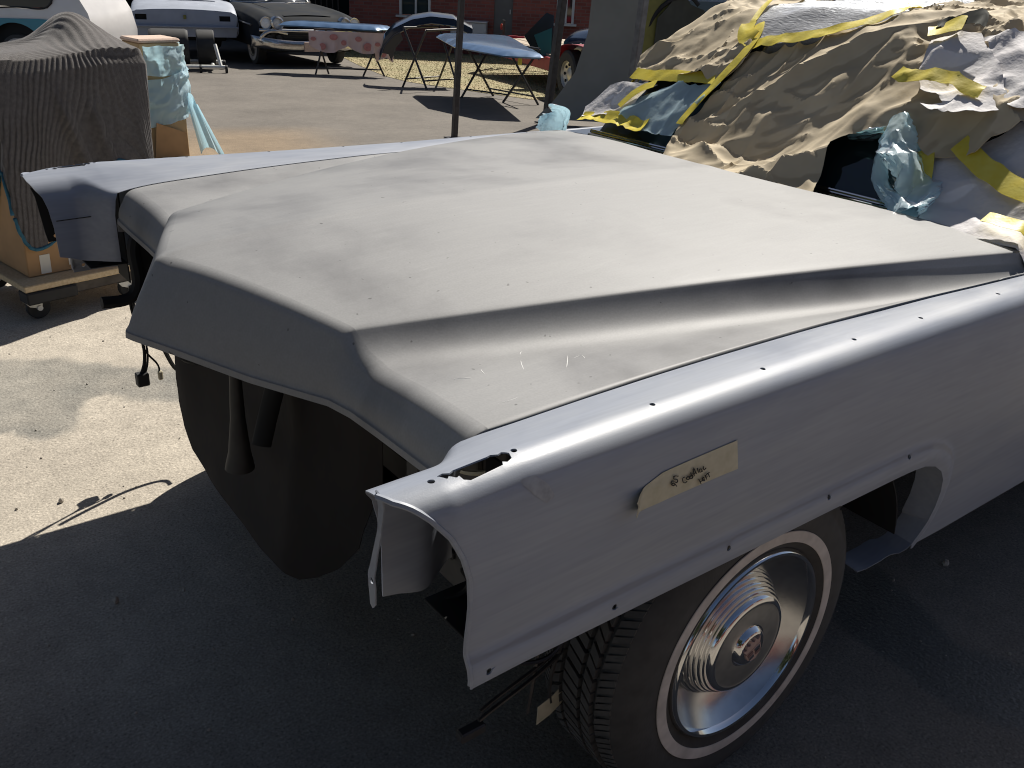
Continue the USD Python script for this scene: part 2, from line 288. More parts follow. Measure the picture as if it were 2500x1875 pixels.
# ------------------------------------------------------------------ the primed car: hood, fenders, wheel, cowl, greenhouse
car = thing('vintage_car', 'large grey primered vintage car front with bare hood, no bumper or grille', 'car')
def smooth_curve(xs, ys):
    f_ = PchipInterpolator(xs, ys); return lambda x: f_(np.clip(x, xs[0], xs[-1]))
def ridge_yz(x):
    u = (x+.57)/1.57
    return .436+.558*u-.137*u*u, .943+.136*u-.111*u*u
GY_ = smooth_curve([-.62, -.57, -.5, -.366, 0, .368, .735, 1.4], [.803, .815, .823, .828, .843, .859, .876, .90])
GZ_ = smooth_curve([-.62, -.57, -.5, -.366, -.183, 0, .184, .368, .551, .735, 1.4], [.905, .914, .921, .928, .935, .939, .941, .940, .938, .934, .922])
def gap_yz(x): return GY_(x), GZ_(x)
cen_z = smooth_curve([-.75, -.712, -.647, -.551, -.34, -.1, .1, .33, .6, .82, 1.0], [.970, .982, .992, 1.002, 1.017, 1.026, 1.027, 1.025, 1.02, 1.012, 1.0])
VY_ = smooth_curve([-.6, -.4, -.1, .3, 1.0], [.098, .096, .094, .086, .036]); VZ_ = smooth_curve([-.6, -.3, .3, 1.0], [.018, .022, .020, .006])
# hood: columns follow the pressed lines (crease, ridge, valley, gap), rows run back from the front edge
def valley_yz(x):
    yr, zr = ridge_yz(x); yg, zg = gap_yz(x)
    return yr+VY_(x), zg-VZ_(x)
def hood_yz(x, seg, t):
    yr, zr = ridge_yz(x); yg, zg = gap_yz(x); yg = yg-.004; zc = cen_z(x); yv, zv = valley_yz(x)
    a = np.sqrt(t*t+.0016)-.04
    y0 = t*yr; z0 = zc+(zr-zc)*(.35*a/.9608+.65*t**1.9)+.0035*np.exp(-(y0/.016)**2)
    y1 = yr+(yv-yr)*t; z1 = zr+(zv-zr)*(1-(1-t)**2.5)
    y2 = yv+(yg-yv)*t; z2 = zv+(zg-zv)*t**1.6+.006*np.sin(np.pi*t)
    return np.where(seg == 0, y0, np.where(seg == 1, y1, y2)), np.where(seg == 0, z0, np.where(seg == 1, z1, z2))
def hood_z(x, y):
    y = abs(y); yr = ridge_yz(x)[0]; yv = valley_yz(x)[0]; yg = gap_yz(x)[0]
    sg, t = (0, y/yr) if y < yr else ((1, (y-yr)/(yv-yr)) if y < yv else (2, (y-yv)/(yg-yv)))
    return float(hood_yz(np.array(x), np.array(sg), np.array(min(t, 1.)))[1])
def xfront(y):      # plan of the hood's leading (upper) edge
    return np.interp(np.abs(y), [0, .02, .25, .42, .50, .62, .80, .83], [-.750, -.744, -.655, -.590, -.572, -.572, -.578, -.582])
def xlip(y): return np.interp(np.abs(y), [0, .015, .12, .28, .44, .50, .58, .74, .83], [-.820, -.815, -.762, -.687, -.613, -.602, -.598, -.601, -.606])
def zlip(y): return np.interp(np.abs(y), [0, .12, .28, .45, .58, .74, .83], [.842, .834, .824, .826, .826, .834, .846])
XR_ = smooth_curve([0, .2, .5, .65, .8, .9], [.825, .85, .93, .958, .968, .968])
def xrear(y): return XR_(np.abs(y))
from scipy.ndimage import gaussian_filter1d, gaussian_filter
NV = 150
c0 = np.r_[0, np.linspace(0, 1, 40)[1:]]; c1 = np.linspace(0, 1, 26)[1:]; c2 = np.linspace(0, 1, 22)[1:]
seg = np.r_[np.zeros(len(c0)), np.ones(len(c1)), np.full(len(c2), 2)]; tt = np.r_[c0, c1, c2]
segs = np.r_[seg[::-1][:-1], seg]; tts = np.r_[tt[::-1][:-1], tt]; sgn = np.r_[-np.ones(len(seg)-1), np.ones(len(seg))]
us = sgn*np.linspace(0, 1, len(seg))[np.r_[np.arange(len(seg))[::-1][:-1], np.arange(len(seg))]]
vt = np.r_[0, np.linspace(0, 1, NV)[1:]**1.2]
top = np.zeros((len(vt), len(us), 3))
for i, v in enumerate(vt):
    y = np.abs(us)*.82
    for _ in range(8):
        x = xfront(y)+v*(xrear(y)-xfront(y)); y, zz = hood_yz(x, segs, tts)
    top[i] = np.stack([x, sgn*y, zz], -1)
# soften the pressed creases a little across the hood
top[:, :, 2] = gaussian_filter1d(top[:, :, 2], .8, axis=1, mode='nearest')
edge = top[0]; lip = np.stack([xlip(edge[:, 1]), edge[:, 1], zlip(edge[:, 1])], -1)
fl = []
fwd = lip-edge; 
# rolled nose: quadratic arc from the top skin over the edge into the face
R_ = np.interp(np.abs(top[0, :, 1]), [0, .03, .2, .42, .6, .82], [.010, .020, .026, .026, .028, .028])
face = []
ks = np.linspace(0, 1, 9)
facedir = (lip-edge)/np.linalg.norm(lip-edge, axis=1, keepdims=True)
def row_at(d):   # point on the top skin a distance d behind the edge
    xs = top[:, :, 0]-top[0, :, 0]; out = np.zeros_like(edge)
    for j in range(len(us)):
        for k in range(3): out[j, k] = np.interp(d[j], xs[:, j], top[:, j, k])
    return out
back = row_at(R_)
for k in ks: face.append(back*(1-k)**2+2*edge*k*(1-k)+(edge+facedir*R_[:, None]*.9)*k*k)
f0 = face[-1]
for k in np.linspace(0, 1, 12)[1:]: face.append(f0+(lip-f0)*k+np.array([-.004, 0, 0])*np.sin(np.pi*k))
# the turned lip along the bottom: kicks out, then under
kick = np.array([-.0045, 0, -.004]); und = np.array([-.0055, 0, -.016]); ret = np.array([.012, 0, -.019])
face += [lip+kick*.6, lip+kick, lip+und, lip+ret]
keep = [i for i in range(len(vt)) if True]
rows = []
for r in face[::-1]: rows.append(r)
for i in range(1, len(vt)):
    r = top[i].copy(); bad = (top[i, :, 0]-top[0, :, 0]) <= R_
    r[bad] = back[bad]+(i*1e-5)*np.array([1, 0, 0]); rows.append(r)
P = np.array(rows)
# outer edges turn down at the gap
def addflange(P, side):
    e = P[:, -1 if side > 0 else 0]; a = e+np.array([0, side*.0015, -.006]); b = e+np.array([0, side*.001, -.022]); return a, b
aR, bR = addflange(P, 1); aL, bL = addflange(P, -1)
P = np.concatenate([bL[:, None], aL[:, None], P, aR[:, None], bR[:, None]], 1)
# the rear edge turns down too
e = P[-1]; P = np.concatenate([P, (e+np.array([.004, 0, -.004]))[None], (e+np.array([.005, 0, -.02]))[None]], 0)
hm = grid_mesh(P)
if vnormals(np.array(hm.vertices), np.array(hm.faces))[len(P)*len(P[0])//2][2] < 0: hm.faces = hm.faces[:, ::-1]
hm = solidify(hm, .0015)
hood = obj('hood', hm, 'hood_primer', car, 38)

# ---- fender skin: (x, s), s = distance along the section from the crest (trim-hole line), outward positive
def crest(x):
    return np.interp(x, [-.81, -.793, -.728, -.613, -.36, 0, .36, .646, 1.4], [.936, .938, .950, .951, .946, .942, .941, .946, .95]), np.interp(x, [-.82, -.793, -.728, -.613, -.36, 0, .36, .646, 1.4], [.948, .952, .959, .965, .961, .955, .951, .950, .945])
ZT = np.array([0, -.0012, -.004, -.009, -.019, -.036, -.062, -.11, -.17, -.24, -.30, -.36, -.45, -.56, -.70, -.80]); YT = np.array([0, .013, .025, .034, .0415, .0465, .0495, .0515, .049, .041, .033, .022, .006, -.010, -.03, -.05])
SL = np.r_[0, np.cumsum(np.hypot(np.diff(ZT), np.diff(YT)))]
oy, oz = PchipInterpolator(SL, YT), PchipInterpolator(SL, ZT)
OPEN = np.array([(-.70, .650), (-.40, .643), (-.04, .634), (.15, .632), (.30, .630), (.40, .628), (.45, .623), (.50, .606), (.545, .578), (.58, .542), (.602, .50), (.612, .455), (.610, .41), (.600, .385), (.580, .353)])
OPL = LineString(OPEN)
def outer(x, s):
    yc, zc = crest(x); y = yc+oy(s); z = zc+oz(s)
    return y, z
def inner(x, s):        # s >= 0, measured inward from the crest
    yc, zc = crest(x); w = smoothstep(-.595, -.70, x)
    yg, zg = gap_yz(x); Ay = yg+.004+w*(.866-yg); Az = zg+w*(.930-zg)
    Az = np.minimum(Az, zc-.012)
    L1 = np.hypot(yc-Ay, zc-Az); rr = .022+.02*w
    By, Bz = Ay-.012*w+.004, .70+0*Ay; L2 = Az-Bz
    t1 = np.clip(s/L1, 0, 1); 
    y1, z1 = yc+(Ay-yc)*t1, zc+(Az-zc)*t1**1.12+.0015*np.sin(np.pi*t1)
    t2 = np.clip((s-L1)/L2, 0, 1); y2, z2 = Ay+(By-Ay)*t2, Az+(Bz-Az)*t2
    return np.where(s < L1, y1, y2), np.where(s < L1, z1, z2), L1
def fender_pt(x, s):
    x = np.asarray(x, float); s = np.asarray(s, float)
    yo, zo = outer(x, np.clip(s, 0, SL[-1])); 
    # rounded corner on the inner side by averaging along s
    acc_y = acc_z = 0
    w = .002+.04*smoothstep(-.575, -.68, x)
    for k in np.linspace(-1, 1, 7):
        q = np.maximum(-s+k*w, 0); yi, zi, _ = inner(x, q); acc_y = acc_y+yi/7; acc_z = acc_z+zi/7
    b = smoothstep(.0, .03, -s); yi0, zi0, _ = inner(x, np.maximum(-s, 0))
    yi = yi0+(acc_y-yi0)*b; zi = zi0+(acc_z-zi0)*b
    y = np.where(s >= 0, yo, yi); z = np.where(s >= 0, zo, zi)
    # the flare round the wheel opening: a ledge that looks up, then a short vertical edge
    d = shapely.distance(shapely.points(np.stack([x, z], -1)), OPL)
    d = np.where(s > .12, d, 1.0)
    y = y+.014*smoothstep(.060, .026, d)+.002*smoothstep(.022, .02, d)
    return np.stack([x, y, z], -1)
def s_of_z(x, z): # outer side
    zc = crest(x)[1]; return float(np.interp(-(z-zc), -ZT, SL))
# outline in (x, s)
arc_out = [(-.800, 0), (-.790, .02), (-.775, .035), (-.757, .055), (-.735, .085), (-.719, .12), (-.709, .155), (-.705, .20), (-.704, .26), (-.700, s_of_z(-.70, .650))]
low = [(x, s_of_z(x, z)) for x, z in OPEN]
rear = [(.588, s_of_z(.588, .336)), (.63, s_of_z(.63, .322)), (.75, s_of_z(.75, .318)), (1.32, s_of_z(1.3, .318)), (1.32, 0)]
gaps = []
for x in np.linspace(1.32, -.598, 60): gaps.append((x, -float(inner(np.array(x), np.array(0.))[2])+.0008))
Lf = lambda x: float(inner(np.array(x), np.array(0.))[2])
inn = [(-.606, -Lf(-.605)-.02), (-.612, -Lf(-.61)-.06), (-.612, -Lf(-.61)-.19), (-.755, -Lf(-.755)-.19), (-.757, -Lf(-.757)-.11), (-.763, -Lf(-.763)-.06), (-.772, -Lf(-.77)-.025), (-.785, -Lf(-.78)+.0), (-.797, -.035)]
FEN = Polygon(arc_out+low[1:]+rear+gaps+inn).buffer(0)
def hole(x, s, r=.0045): return Point(x, s).buffer(r, 6)
holes = [hole(x, .002) for x in (-.735, -.613, -.36, -.109, .143, .36, .646, .9)]+[hole(x, s_of_z(x, .668), .005) for x in (-.672, -.44, -.18, .10, .37)]
slot = Polygon([(-.722, -.004), (-.716, .006), (-.712, .002), (-.705, .010), (-.700, .008), (-.699, .018), (-.692, .022), (-.643, .018), (-.640, .012), (-.634, .016), (-.626, .013), (-.623, .004), (-.628, -.004), (-.635, -.001), (-.642, -.008), (-.648, -.006), (-.700, -.004), (-.708, .000), (-.714, -.006)]).buffer(.0012)
for h_ in holes+[slot]: FEN = FEN.difference(h_)
pts, tri = domain(FEN, .008, .008)
V = fender_pt(pts[:, 0], pts[:, 1])
def fender_mesh(side):
    v = V*np.array([1, side, 1]); m = TM(v, tri); n = vnormals(v, tri)
    k = np.argmin(np.abs(pts[:, 0])+np.abs(pts[:, 1]-.15))
    if n[k][1]*side < 0: m.faces = m.faces[:, ::-1]
    return solidify(m, .0022)
fl_ = obj('fender', fender_mesh(-1), 'fender_primer', car, 42, label='near fender with masking tape strip on its side')
fr_ = obj('fender', fender_mesh(1), 'fender_primer', car, 42, label='far fender beside the blanket covered boxes')
def outer_pt(x, z, off=0.0, side=-1):
    s = s_of_z(x, z); p = fender_pt(np.array([x, x+.004, x]), np.array([s, s, s+.004]))*np.array([1, side, 1])
    n = np.cross(p[1]-p[0], p[2]-p[0]); n /= np.linalg.norm(n); n = n*np.sign(n[1]*side)
    return p[0]+n*off
# wheel opening: returned flange inside the arch
def opening_flange(side):
    P = []
    o = resample(np.r_[OPEN[3:], [(.548, .336), (.50, .327), (.44, .327), (.385, .338)]], .02)
    for x, z in o:
        p = outer_pt(x, z, 0, 1); 
        P.append([p, p+np.array([0, -.006, .001]), p+np.array([-.012*smoothstep(.45, .58, x)*(z > .4), -.058, .010 if x < .5 and z > .5 else .006])])
    m = grid_mesh(np.array(P)*np.array([1, side, 1])); return solidify(m, .002)
for side, f_ in ((-1, fl_), (1, fr_)): obj('arch_flange', opening_flange(side), 'fender_primer', f_)
# strip flange down the front of the inner panel, with a hole at its foot
def strut(side):
    pl = Polygon([(0, .955), (.010, .952), (.016, .935), (.013, .91), (.010, .88), (.012, .83), (.016, .795), (.020, .765), (.018, .735), (.010, .725), (.003, .729), (.001, .76), (0, .85)]).difference(Point(.0105, .772).buffer(.005, 5))
    a, t = domain(pl, .006)
    xw = lambda z: np.interp(z, [.72, .80, .87, .92, .955], [-.768, -.770, -.775, -.785, -.797])
    v = np.stack([xw(a[:, 1])-.001+.0*a[:, 0], .853+np.interp(a[:, 1], [.78, .955], [0, .075])+a[:, 0]*.95, a[:, 1]], -1)*np.array([1, side, 1])
    return solidify(TM(v, t), .002)
obj('front_flange', strut(-1), 'fender_primer', fl_)
# dark headlamp plate that shows in the far fender's open front
a, t = domain(Polygon([(-.80, .925), (-.792, .90), (-.782, .80), (-.778, .775), (-.742, .775), (-.735, .82), (-.74, .90)]).difference(Point(-.758, .79).buffer(.005, 5)), .02, .006)
obj('headlamp_plate', solidify(TM(np.stack([a[:, 0]+.008, .90-.0*a[:, 0], a[:, 1]], -1), t), .003), 'engine_dark', fr_)
for side, f_ in ((-1, fl_), (1, fr_)):
    # lamp can walls and ragged brace behind the open front
    pth = np.array([(-.66, side*.875, .70), (-.64, side*.90, .745), (-.66, side*.92, .78), (-.63, side*.94, .76), (-.62, side*.95, .72)])
    m = cat([rbox(.004, .105, .27, .001, (-.585, side*.912, .775)), rbox(.10, .105, .004, .001, (-.635, side*.910, .70)), tube(spline(pth, 20), .004, 6)])
    obj('lamp_bucket', m, 'engine_dark', f_)
    e_ = np.array(arc_out); obj('rolled_edge', tube(fender_pt(*resample(np.r_[e_], .01).T)*np.array([1, side, 1])+np.array([0, -side*.002, 0]), .0042, 6), 'fender_primer', f_)
# seam line on the far inner panel is a shallow joint strip
obj('inner_seam', beam((-.752, .8515, .842), (-.605, .8535, .845), .003, .0025), 'dark_metal', fr_)

# ---- under the skin: radiator support, wheel houses, frame, latch post, hanging brown sheet
eng = obj('radiator_support', cat([rbox(.03, 1.64, .34, .004, (-.36, 0, .72)), rbox(.05, 1.7, .05, .004, (-.42, 0, .50)), rbox(.9, .012, .36, .002, (.10, .60, .68)), rbox(.9, .012, .36, .002, (.10, -.60, .68)), rbox(.012, 1.6, .5, .002, (.80, 0, .68))]), 'engine_dark', car)
obj('frame_rail', cat([rbox(1.9, .09, .13, .01, (.75, .42, .42)), rbox(1.9, .09, .13, .01, (.75, -.42, .42)), rbox(.10, .95, .12, .01, (-.25, 0, .42)), rbox(.16, 1.3, .10, .01, (0.05, 0, .30))]), 'dark_metal', car)
def wheelhouse(side):
    th = np.linspace(.10, 2.0, 30); P = np.stack([np.stack([.05+.47*np.cos(th), np.full_like(th, side*yy), .36+.40*np.sin(th)*(1 if yy < .9 else .93)], -1) for yy in (.50, .58, .70, .93)], 1)
    return solidify(grid_mesh(P), .003)
for side in (-1, 1): obj('wheel_house', wheelhouse(side), 'engine_dark', car)
obj('bumper_bracket', cat([tube(spline([(-.585, .72, .82), (-.60, .72, .73), (-.602, .72, .68), (-.618, .72, .652), (-.65, .72, .642), (-.70, .72, .645)], 24), .017, 8), rbox(.075, .012, .22, .002, (-.555, .72, .76))]), 'engine_dark', car)
post = np.array([(-.635, -.055, .80), (-.636, -.052, .72), (-.638, -.05, .62), (-.64, -.048, .54), (-.642, -.047, .50)])
obj('latch_post', cat([tube(post, [.012, .0125, .016, .024, .032], 14), rbox(.05, .16, .008, .002, (-.64, -.05, .80))]), 'dark_metal', car)
obj('washer_bottle', tube([(-.63, .14, .83), (-.63, .14, .70), (-.63, .14, .69)], [.062, .06, .05], 18), 'engine_dark', car)
obj('hose', tube(spline([(-.57, -.16, .80), (-.60, -.14, .68), (-.63, -.15, .60)], 14), [.02]*14, 12), 'engine_dark', car)
mat('core_grey', (.055, .050, .044), .7, var=.35, vscale=12)
cs_ = obj('core_panel', cat([rbox(.008, .30, .36, .002, (-.475, -.62, .67)), rbox(.02, .30, .03, .003, (-.487, -.62, .845)), rbox(.012, .022, .34, .002, (-.486, -.52, .67)), rbox(.012, .022, .34, .002, (-.486, -.70, .67))]), 'core_grey', car)
for k, (yy, zz) in enumerate([(-.56, .80), (-.62, .74), (-.58, .60), (-.66, .66), (-.63, .56)]): obj('bolt', xf(rbox(.010, .018, .018, .003), (-.483, yy, zz)), 'zinc' if k == 1 else 'dark_metal', cs_)
obj('latch_cable', tube(spline([(-.50, -.50, .82), (-.52, -.55, .80), (-.51, -.62, .775), (-.52, -.70, .78), (-.50, -.76, .80)], 24), .004, 6), 'cream_tape', cs_)
# the big brown sheet that hangs across the open nose, its lower corner folded forward
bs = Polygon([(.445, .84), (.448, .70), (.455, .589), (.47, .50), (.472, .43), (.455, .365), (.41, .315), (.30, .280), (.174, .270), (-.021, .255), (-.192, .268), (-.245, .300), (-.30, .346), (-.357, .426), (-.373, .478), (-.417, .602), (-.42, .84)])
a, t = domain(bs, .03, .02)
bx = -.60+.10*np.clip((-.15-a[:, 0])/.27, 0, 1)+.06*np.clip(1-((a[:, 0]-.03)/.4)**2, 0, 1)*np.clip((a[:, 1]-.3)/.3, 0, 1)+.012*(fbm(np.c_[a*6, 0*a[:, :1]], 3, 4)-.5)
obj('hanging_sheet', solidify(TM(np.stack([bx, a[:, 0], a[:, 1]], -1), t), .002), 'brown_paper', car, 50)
# loose wiring
def wires(name, paths, r, mt, par): return obj(name, cat([tube(spline(p, 24), r, 6) for p in paths]), mt, par)
wr1 = wires('wiring', [[(-.56, .955, .60), (-.556, .95, .46), (-.548, .95, .375), (-.562, .95, .315)], [(-.552, .96, .60), (-.548, .955, .46), (-.540, .952, .38), (-.556, .95, .315)], [(-.562, .955, .58), (-.553, .95, .45), (-.540, .95, .375), (-.520, .95, .345), (-.513, .95, .31)], [(-.565, .95, .6), (-.560, .948, .46), (-.552, .948, .38), (-.570, .95, .315)]], .0032, 'black_rubber', car)
obj('connector', rbox(.036, .03, .042, .003, (-.566, .95, .298)), 'black_rubber', wr1)
obj('connector', rbox(.014, .014, .030, .003, (-.511, .95, .298)), 'cream_tape', wr1)
wires('cable_loop', [[(-.505, .955, .50), (-.497, .95, .405), (-.479, .95, .346), (-.457, .95, .302), (-.42, .95, .282), (-.35, .955, .30), (-.27, .955, .38)]], .007, 'black_rubber', car)
wr2 = wires('wiring', [[(-.24, -.74, .47), (-.34, -.79, .405), (-.45, -.80, .378), (-.54, -.81, .366)], [(-.25, -.76, .48), (-.35, -.80, .40), (-.46, -.81, .37), (-.55, -.82, .36)], [(-.30, -.78, .46), (-.36, -.80, .40), (-.375, -.80, .33), (-.37, -.80, .285)], [(-.33, -.78, .47), (-.40, -.80, .40), (-.46, -.79, .42), (-.5, -.79, .47)], [(-.40, -.79, .42), (-.42, -.80, .33), (-.425, -.80, .29)]], .004, 'steel_dark', car)
obj('tag', solidify(grid_mesh(np.array([[(-.40+.03*i, -.80-.003*(i == 1), .245+.022*j+.012*i) for j in range(3)] for i in range(3)], float)), .001), 'cream_tape', wr2)
obj('connector', rbox(.05, .02, .02, .003, (-.565, -.82, .345)), 'steel_dark', wr2)
# ---- wheel
WC = np.array([0.0, -.832, .343]); WY = -.925
prof_tyre = [(.205, .085), (.21, .108), (.222, .116), (.2265, .1180), (.2275, .1195), (.2525, .1195), (.2535, .118), (.27, .119), (.29, .118), (.31, .112), (.325, .103), (.337, .092), (.340, .088), (.344, .05), (.345, .0), (.344, -.05), (.340, -.088), (.325, -.103), (.29, -.115), (.25, -.115), (.21, -.10), (.205, -.085)]
wheel = obj('wheel', lathe([(.03, .02), (.06, .05), (.14, .055), (.16, .03), (.19, .03), (.2, .075), (.206, .09), (.2, -.09), (.03, -.09)], 72, center=WC), 'dark_metal', car, label='front wheel with whitewall tyre and dished chrome cover')
obj('tyre', lathe(prof_tyre, 140, center=WC), 'rubber', wheel, 40)
obj('whitewall', lathe([(.2275, .1190), (.2285, .1208), (.240, .1216), (.2515, .1208), (.2525, .1190)], 140, center=WC), 'whitewall', wheel, 50)
blocks = []
NB = 42
def block(r0, r1, y0, y1, a0, a1, skew=0, chamf=.0015, n=3, shrink=.94):
    P = []
    for r, sh in ((r0, 1), (r1, shrink)):
        ym, yd = (y0+y1)/2, (y1-y0)/2*sh; am, ad = (a0+a1)/2, (a1-a0)/2*sh
        for yy in (ym-yd, ym+yd):
            for a in (am-ad, am+ad):
                aa = a+skew*(yy-ym)/max(y1-y0, 1e-6); P.append((r*np.cos(aa), yy, r*np.sin(aa)))
    import manifold3d as m3
    return np.array(P)
BF = np.array([[0, 1, 3], [0, 3, 2], [4, 6, 7], [4, 7, 5], [0, 4, 5], [0, 5, 1], [2, 3, 7], [2, 7, 6], [0, 2, 6], [0, 6, 4], [1, 5, 7], [1, 7, 3]])
VB, FB = [], []
ribs = [(-.091, -.060, .5), (-.053, -.029, 0), (-.021, .021, .25), (.029, .053, .6), (.060, .091, .1)]
for (ya, yb, ph) in ribs:
    for k in range(NB):
        a0 = (k+ph+rng.uniform(-.02, .02))*2*np.pi/NB; pitch = 2*np.pi/NB
        shoulder = abs(ya+yb)/2 > .06
        parts = [(0.0, .40), (.47, .86)] if not shoulder else [(0, .25), (.31, .55), (.61, .86)]
        for (p0, p1) in parts:
            drop = .006 if shoulder else 0
            q = block(.336-drop, .3555-drop*(1.0), ya, yb, a0+p0*pitch, a0+p1*pitch, skew=.35*pitch*(1 if ph > .3 else -1))
            if shoulder:   # slope the shoulder blocks down outwards
                out = np.abs(q[:, 1]) > .075; q[out, 0] *= .975; q[out, 2] *= .975
            FB.append(BF+len(VB)*8); VB.append(q)
VB = np.vstack(VB)+WC
mat('tread_rubber', (.062, .058, .054), .85, var=.25, vscale=30, bump=.2, bscale=200)
tag(obj('tread', TM(VB, np.vstack(FB)), 'tread_rubber', wheel, False), kind='stuff')
RC = WC+np.array([0, 0, 0])
cover = [(.2095, .094), (.2105, .104), (.2085, .114), (.204, .1185), (.198, .118), (.194, .113), (.192, .108), (.186, .100), (.170, .083), (.152, .070), (.140, .064)]
steps = []
for k in range(5):
    r = .1385-.006*k; y = .064+.0080*k
    steps += [(r, y), (r-.0004, y+.0045), (r-.0018, y+.0062), (r-.0034, y+.0062), (r-.0046, y+.0045), (r-.0050, y+.0070)]
r, y = steps[-1]
dome = [(r-.0005, y+.003), (r-.003, y+.007), (.104, y+.0105), (.099, y+.0125), (.094, y+.0125), (.088, y+.0115), (.06, y+.0125), (.046, y+.012), (.043, y+.0115), (.041, y+.015), (.038, y+.020), (.034, y+.0225), (.030, y+.023), (.0, y+.023)]
obj('hubcap', lathe(cover[:7], 160, center=RC), 'chrome', wheel, 35)
obj('hub_dish', lathe(cover[6:], 160, center=RC), 'chrome_satin', wheel, 35)
obj('hub_ribs', lathe([cover[-1]]+steps, 160, center=RC), 'chrome', wheel, 35)
obj('hub_dome', lathe([steps[-1]]+dome[:5], 160, center=RC), 'chrome', wheel, 40)
obj('hub_plate', lathe(dome[4:8], 120, center=RC), 'chrome_brushed', wheel, 40)
obj('hub_centre', lathe(dome[7:], 90, center=RC), 'chrome', wheel, 40)
ye = WC[1]-(y+.023)
def flat_xz(pl, yy, th):
    a, t = domain(pl, .004); v = np.stack([WC[0]+a[:, 0], np.full(len(a), yy-th), WC[2]+a[:, 1]], -1); m = TM(v, t)
    if vnormals(v, t)[0][1] > 0: m.faces = m.faces[:, ::-1]
    return solidify(m, th)
shield = Polygon([(-.017, .002), (.017, .002), (.0165, -.010), (.011, -.019), (0, -.024), (-.011, -.019), (-.0165, -.010)])
crown = Polygon([(-.016, .005), (.016, .005), (.020, .016), (.013, .013), (.010, .020), (.005, .015), (0, .022), (-.005, .015), (-.010, .020), (-.013, .013), (-.020, .016)])
th_ = .42
rotp = lambda p: shapely.affinity.rotate(shapely.affinity.scale(p, 1.25, 1.25, origin=(0, 0)), math.degrees(th_), origin=(0, 0))
import shapely.affinity
emb = obj('emblem', flat_xz(rotp(shield), ye, .003), 'emblem_bronze', wheel)
obj('crown', flat_xz(rotp(crown), ye, .004), 'emblem_bronze', wheel)
from shapely.geometry import box as sbox
for i, q in enumerate([(-.014, -.007, -.002, 0), (.002, -.007, .014, 0), (-.013, -.015, -.002, -.009), (.002, -.015, .013, -.009)]):
    obj('emblem_field', flat_xz(rotp(sbox(*q)), ye-.003, .0012), 'emblem_red' if i in (0, 3) else 'chrome', wheel)
# far wheel, seen only as darkness through the front
obj('wheel', lathe([(a_, b_) for a_, b_ in prof_tyre], 60, center=(0, .80, .345)), 'rubber', car)
# ---- cowl, windshield, roof shell, doors
def Hs(x, y):
    t = np.clip((x-1.02)/.47, 0, 1)
    ws = .985+.40*(1-(1-t)**1.3)+np.clip(x-1.49, 0, 2)*.04-.45*np.clip(1.01-x, 0, .2)-.04*(y/.7)**2*t
    S = .965+(.84-np.abs(y))*2.1; k = .04; h = np.clip(.5+.5*(S-ws)/k, 0, 1)
    return S+(ws-S)*h-k*h*(1-h)
obj('cowl', cat([rbox(.20, 1.5, .02, .006, (.96, 0, .905)), rbox(.02, 1.46, .08, .004, (1.03, 0, .94))]), 'black_paint', car)
obj('cowl_trim', cat([tube([(1.012, -.72, .984), (1.012, .72, .984)], .007, 10), tube([(1.0, -.72, .974), (1.0, .72, .974)], .005, 8)]), 'chrome', car)
gx, gy = np.meshgrid(np.linspace(1.02, 1.49, 26), np.linspace(-.70, .70, 60), indexing='ij')
obj('windshield', solidify(grid_mesh(np.stack([gx, gy, Hs(gx, gy)-.012], -1)), .005), 'glass_dark', car, True)
gx, gy = np.meshgrid(np.linspace(1.49, 3.3, 40), np.linspace(-.80, .80, 60), indexing='ij')
obj('roof', solidify(grid_mesh(np.stack([gx, gy, Hs(gx, gy)-.014-.25*np.clip(gx-2.9, 0, 1)**2*4], -1)), .01), 'black_paint', car, True)
def slab(x0, x1, z0, z1):
    P = np.array([[[x, -(.945+float(oy(np.interp(.95-z, -ZT, SL)))), z] for z in np.linspace(z0, z1, 20)] for x in np.linspace(x0, x1, 16)]); return P
for side in (-1, 1):
    P = slab(1.33, 2.6, .28, .935); P[..., 1] *= -side
    obj('door', solidify(grid_mesh(P), .01), 'fender_primer', car)
    obj('door_top', rbox(1.9, .16, .02, .006, (2.0, side*.88, .935)), 'black_paint', car)
obj('floor_pan', cat([rbox(2.2, 1.7, .03, .005, (2.2, 0, .33)), rbox(1.2, 1.2, .02, .004, (.3, 0, .30)), rbox(.02, 1.6, .6, .004, (3.3, 0, .6))]), 'engine_dark', car)

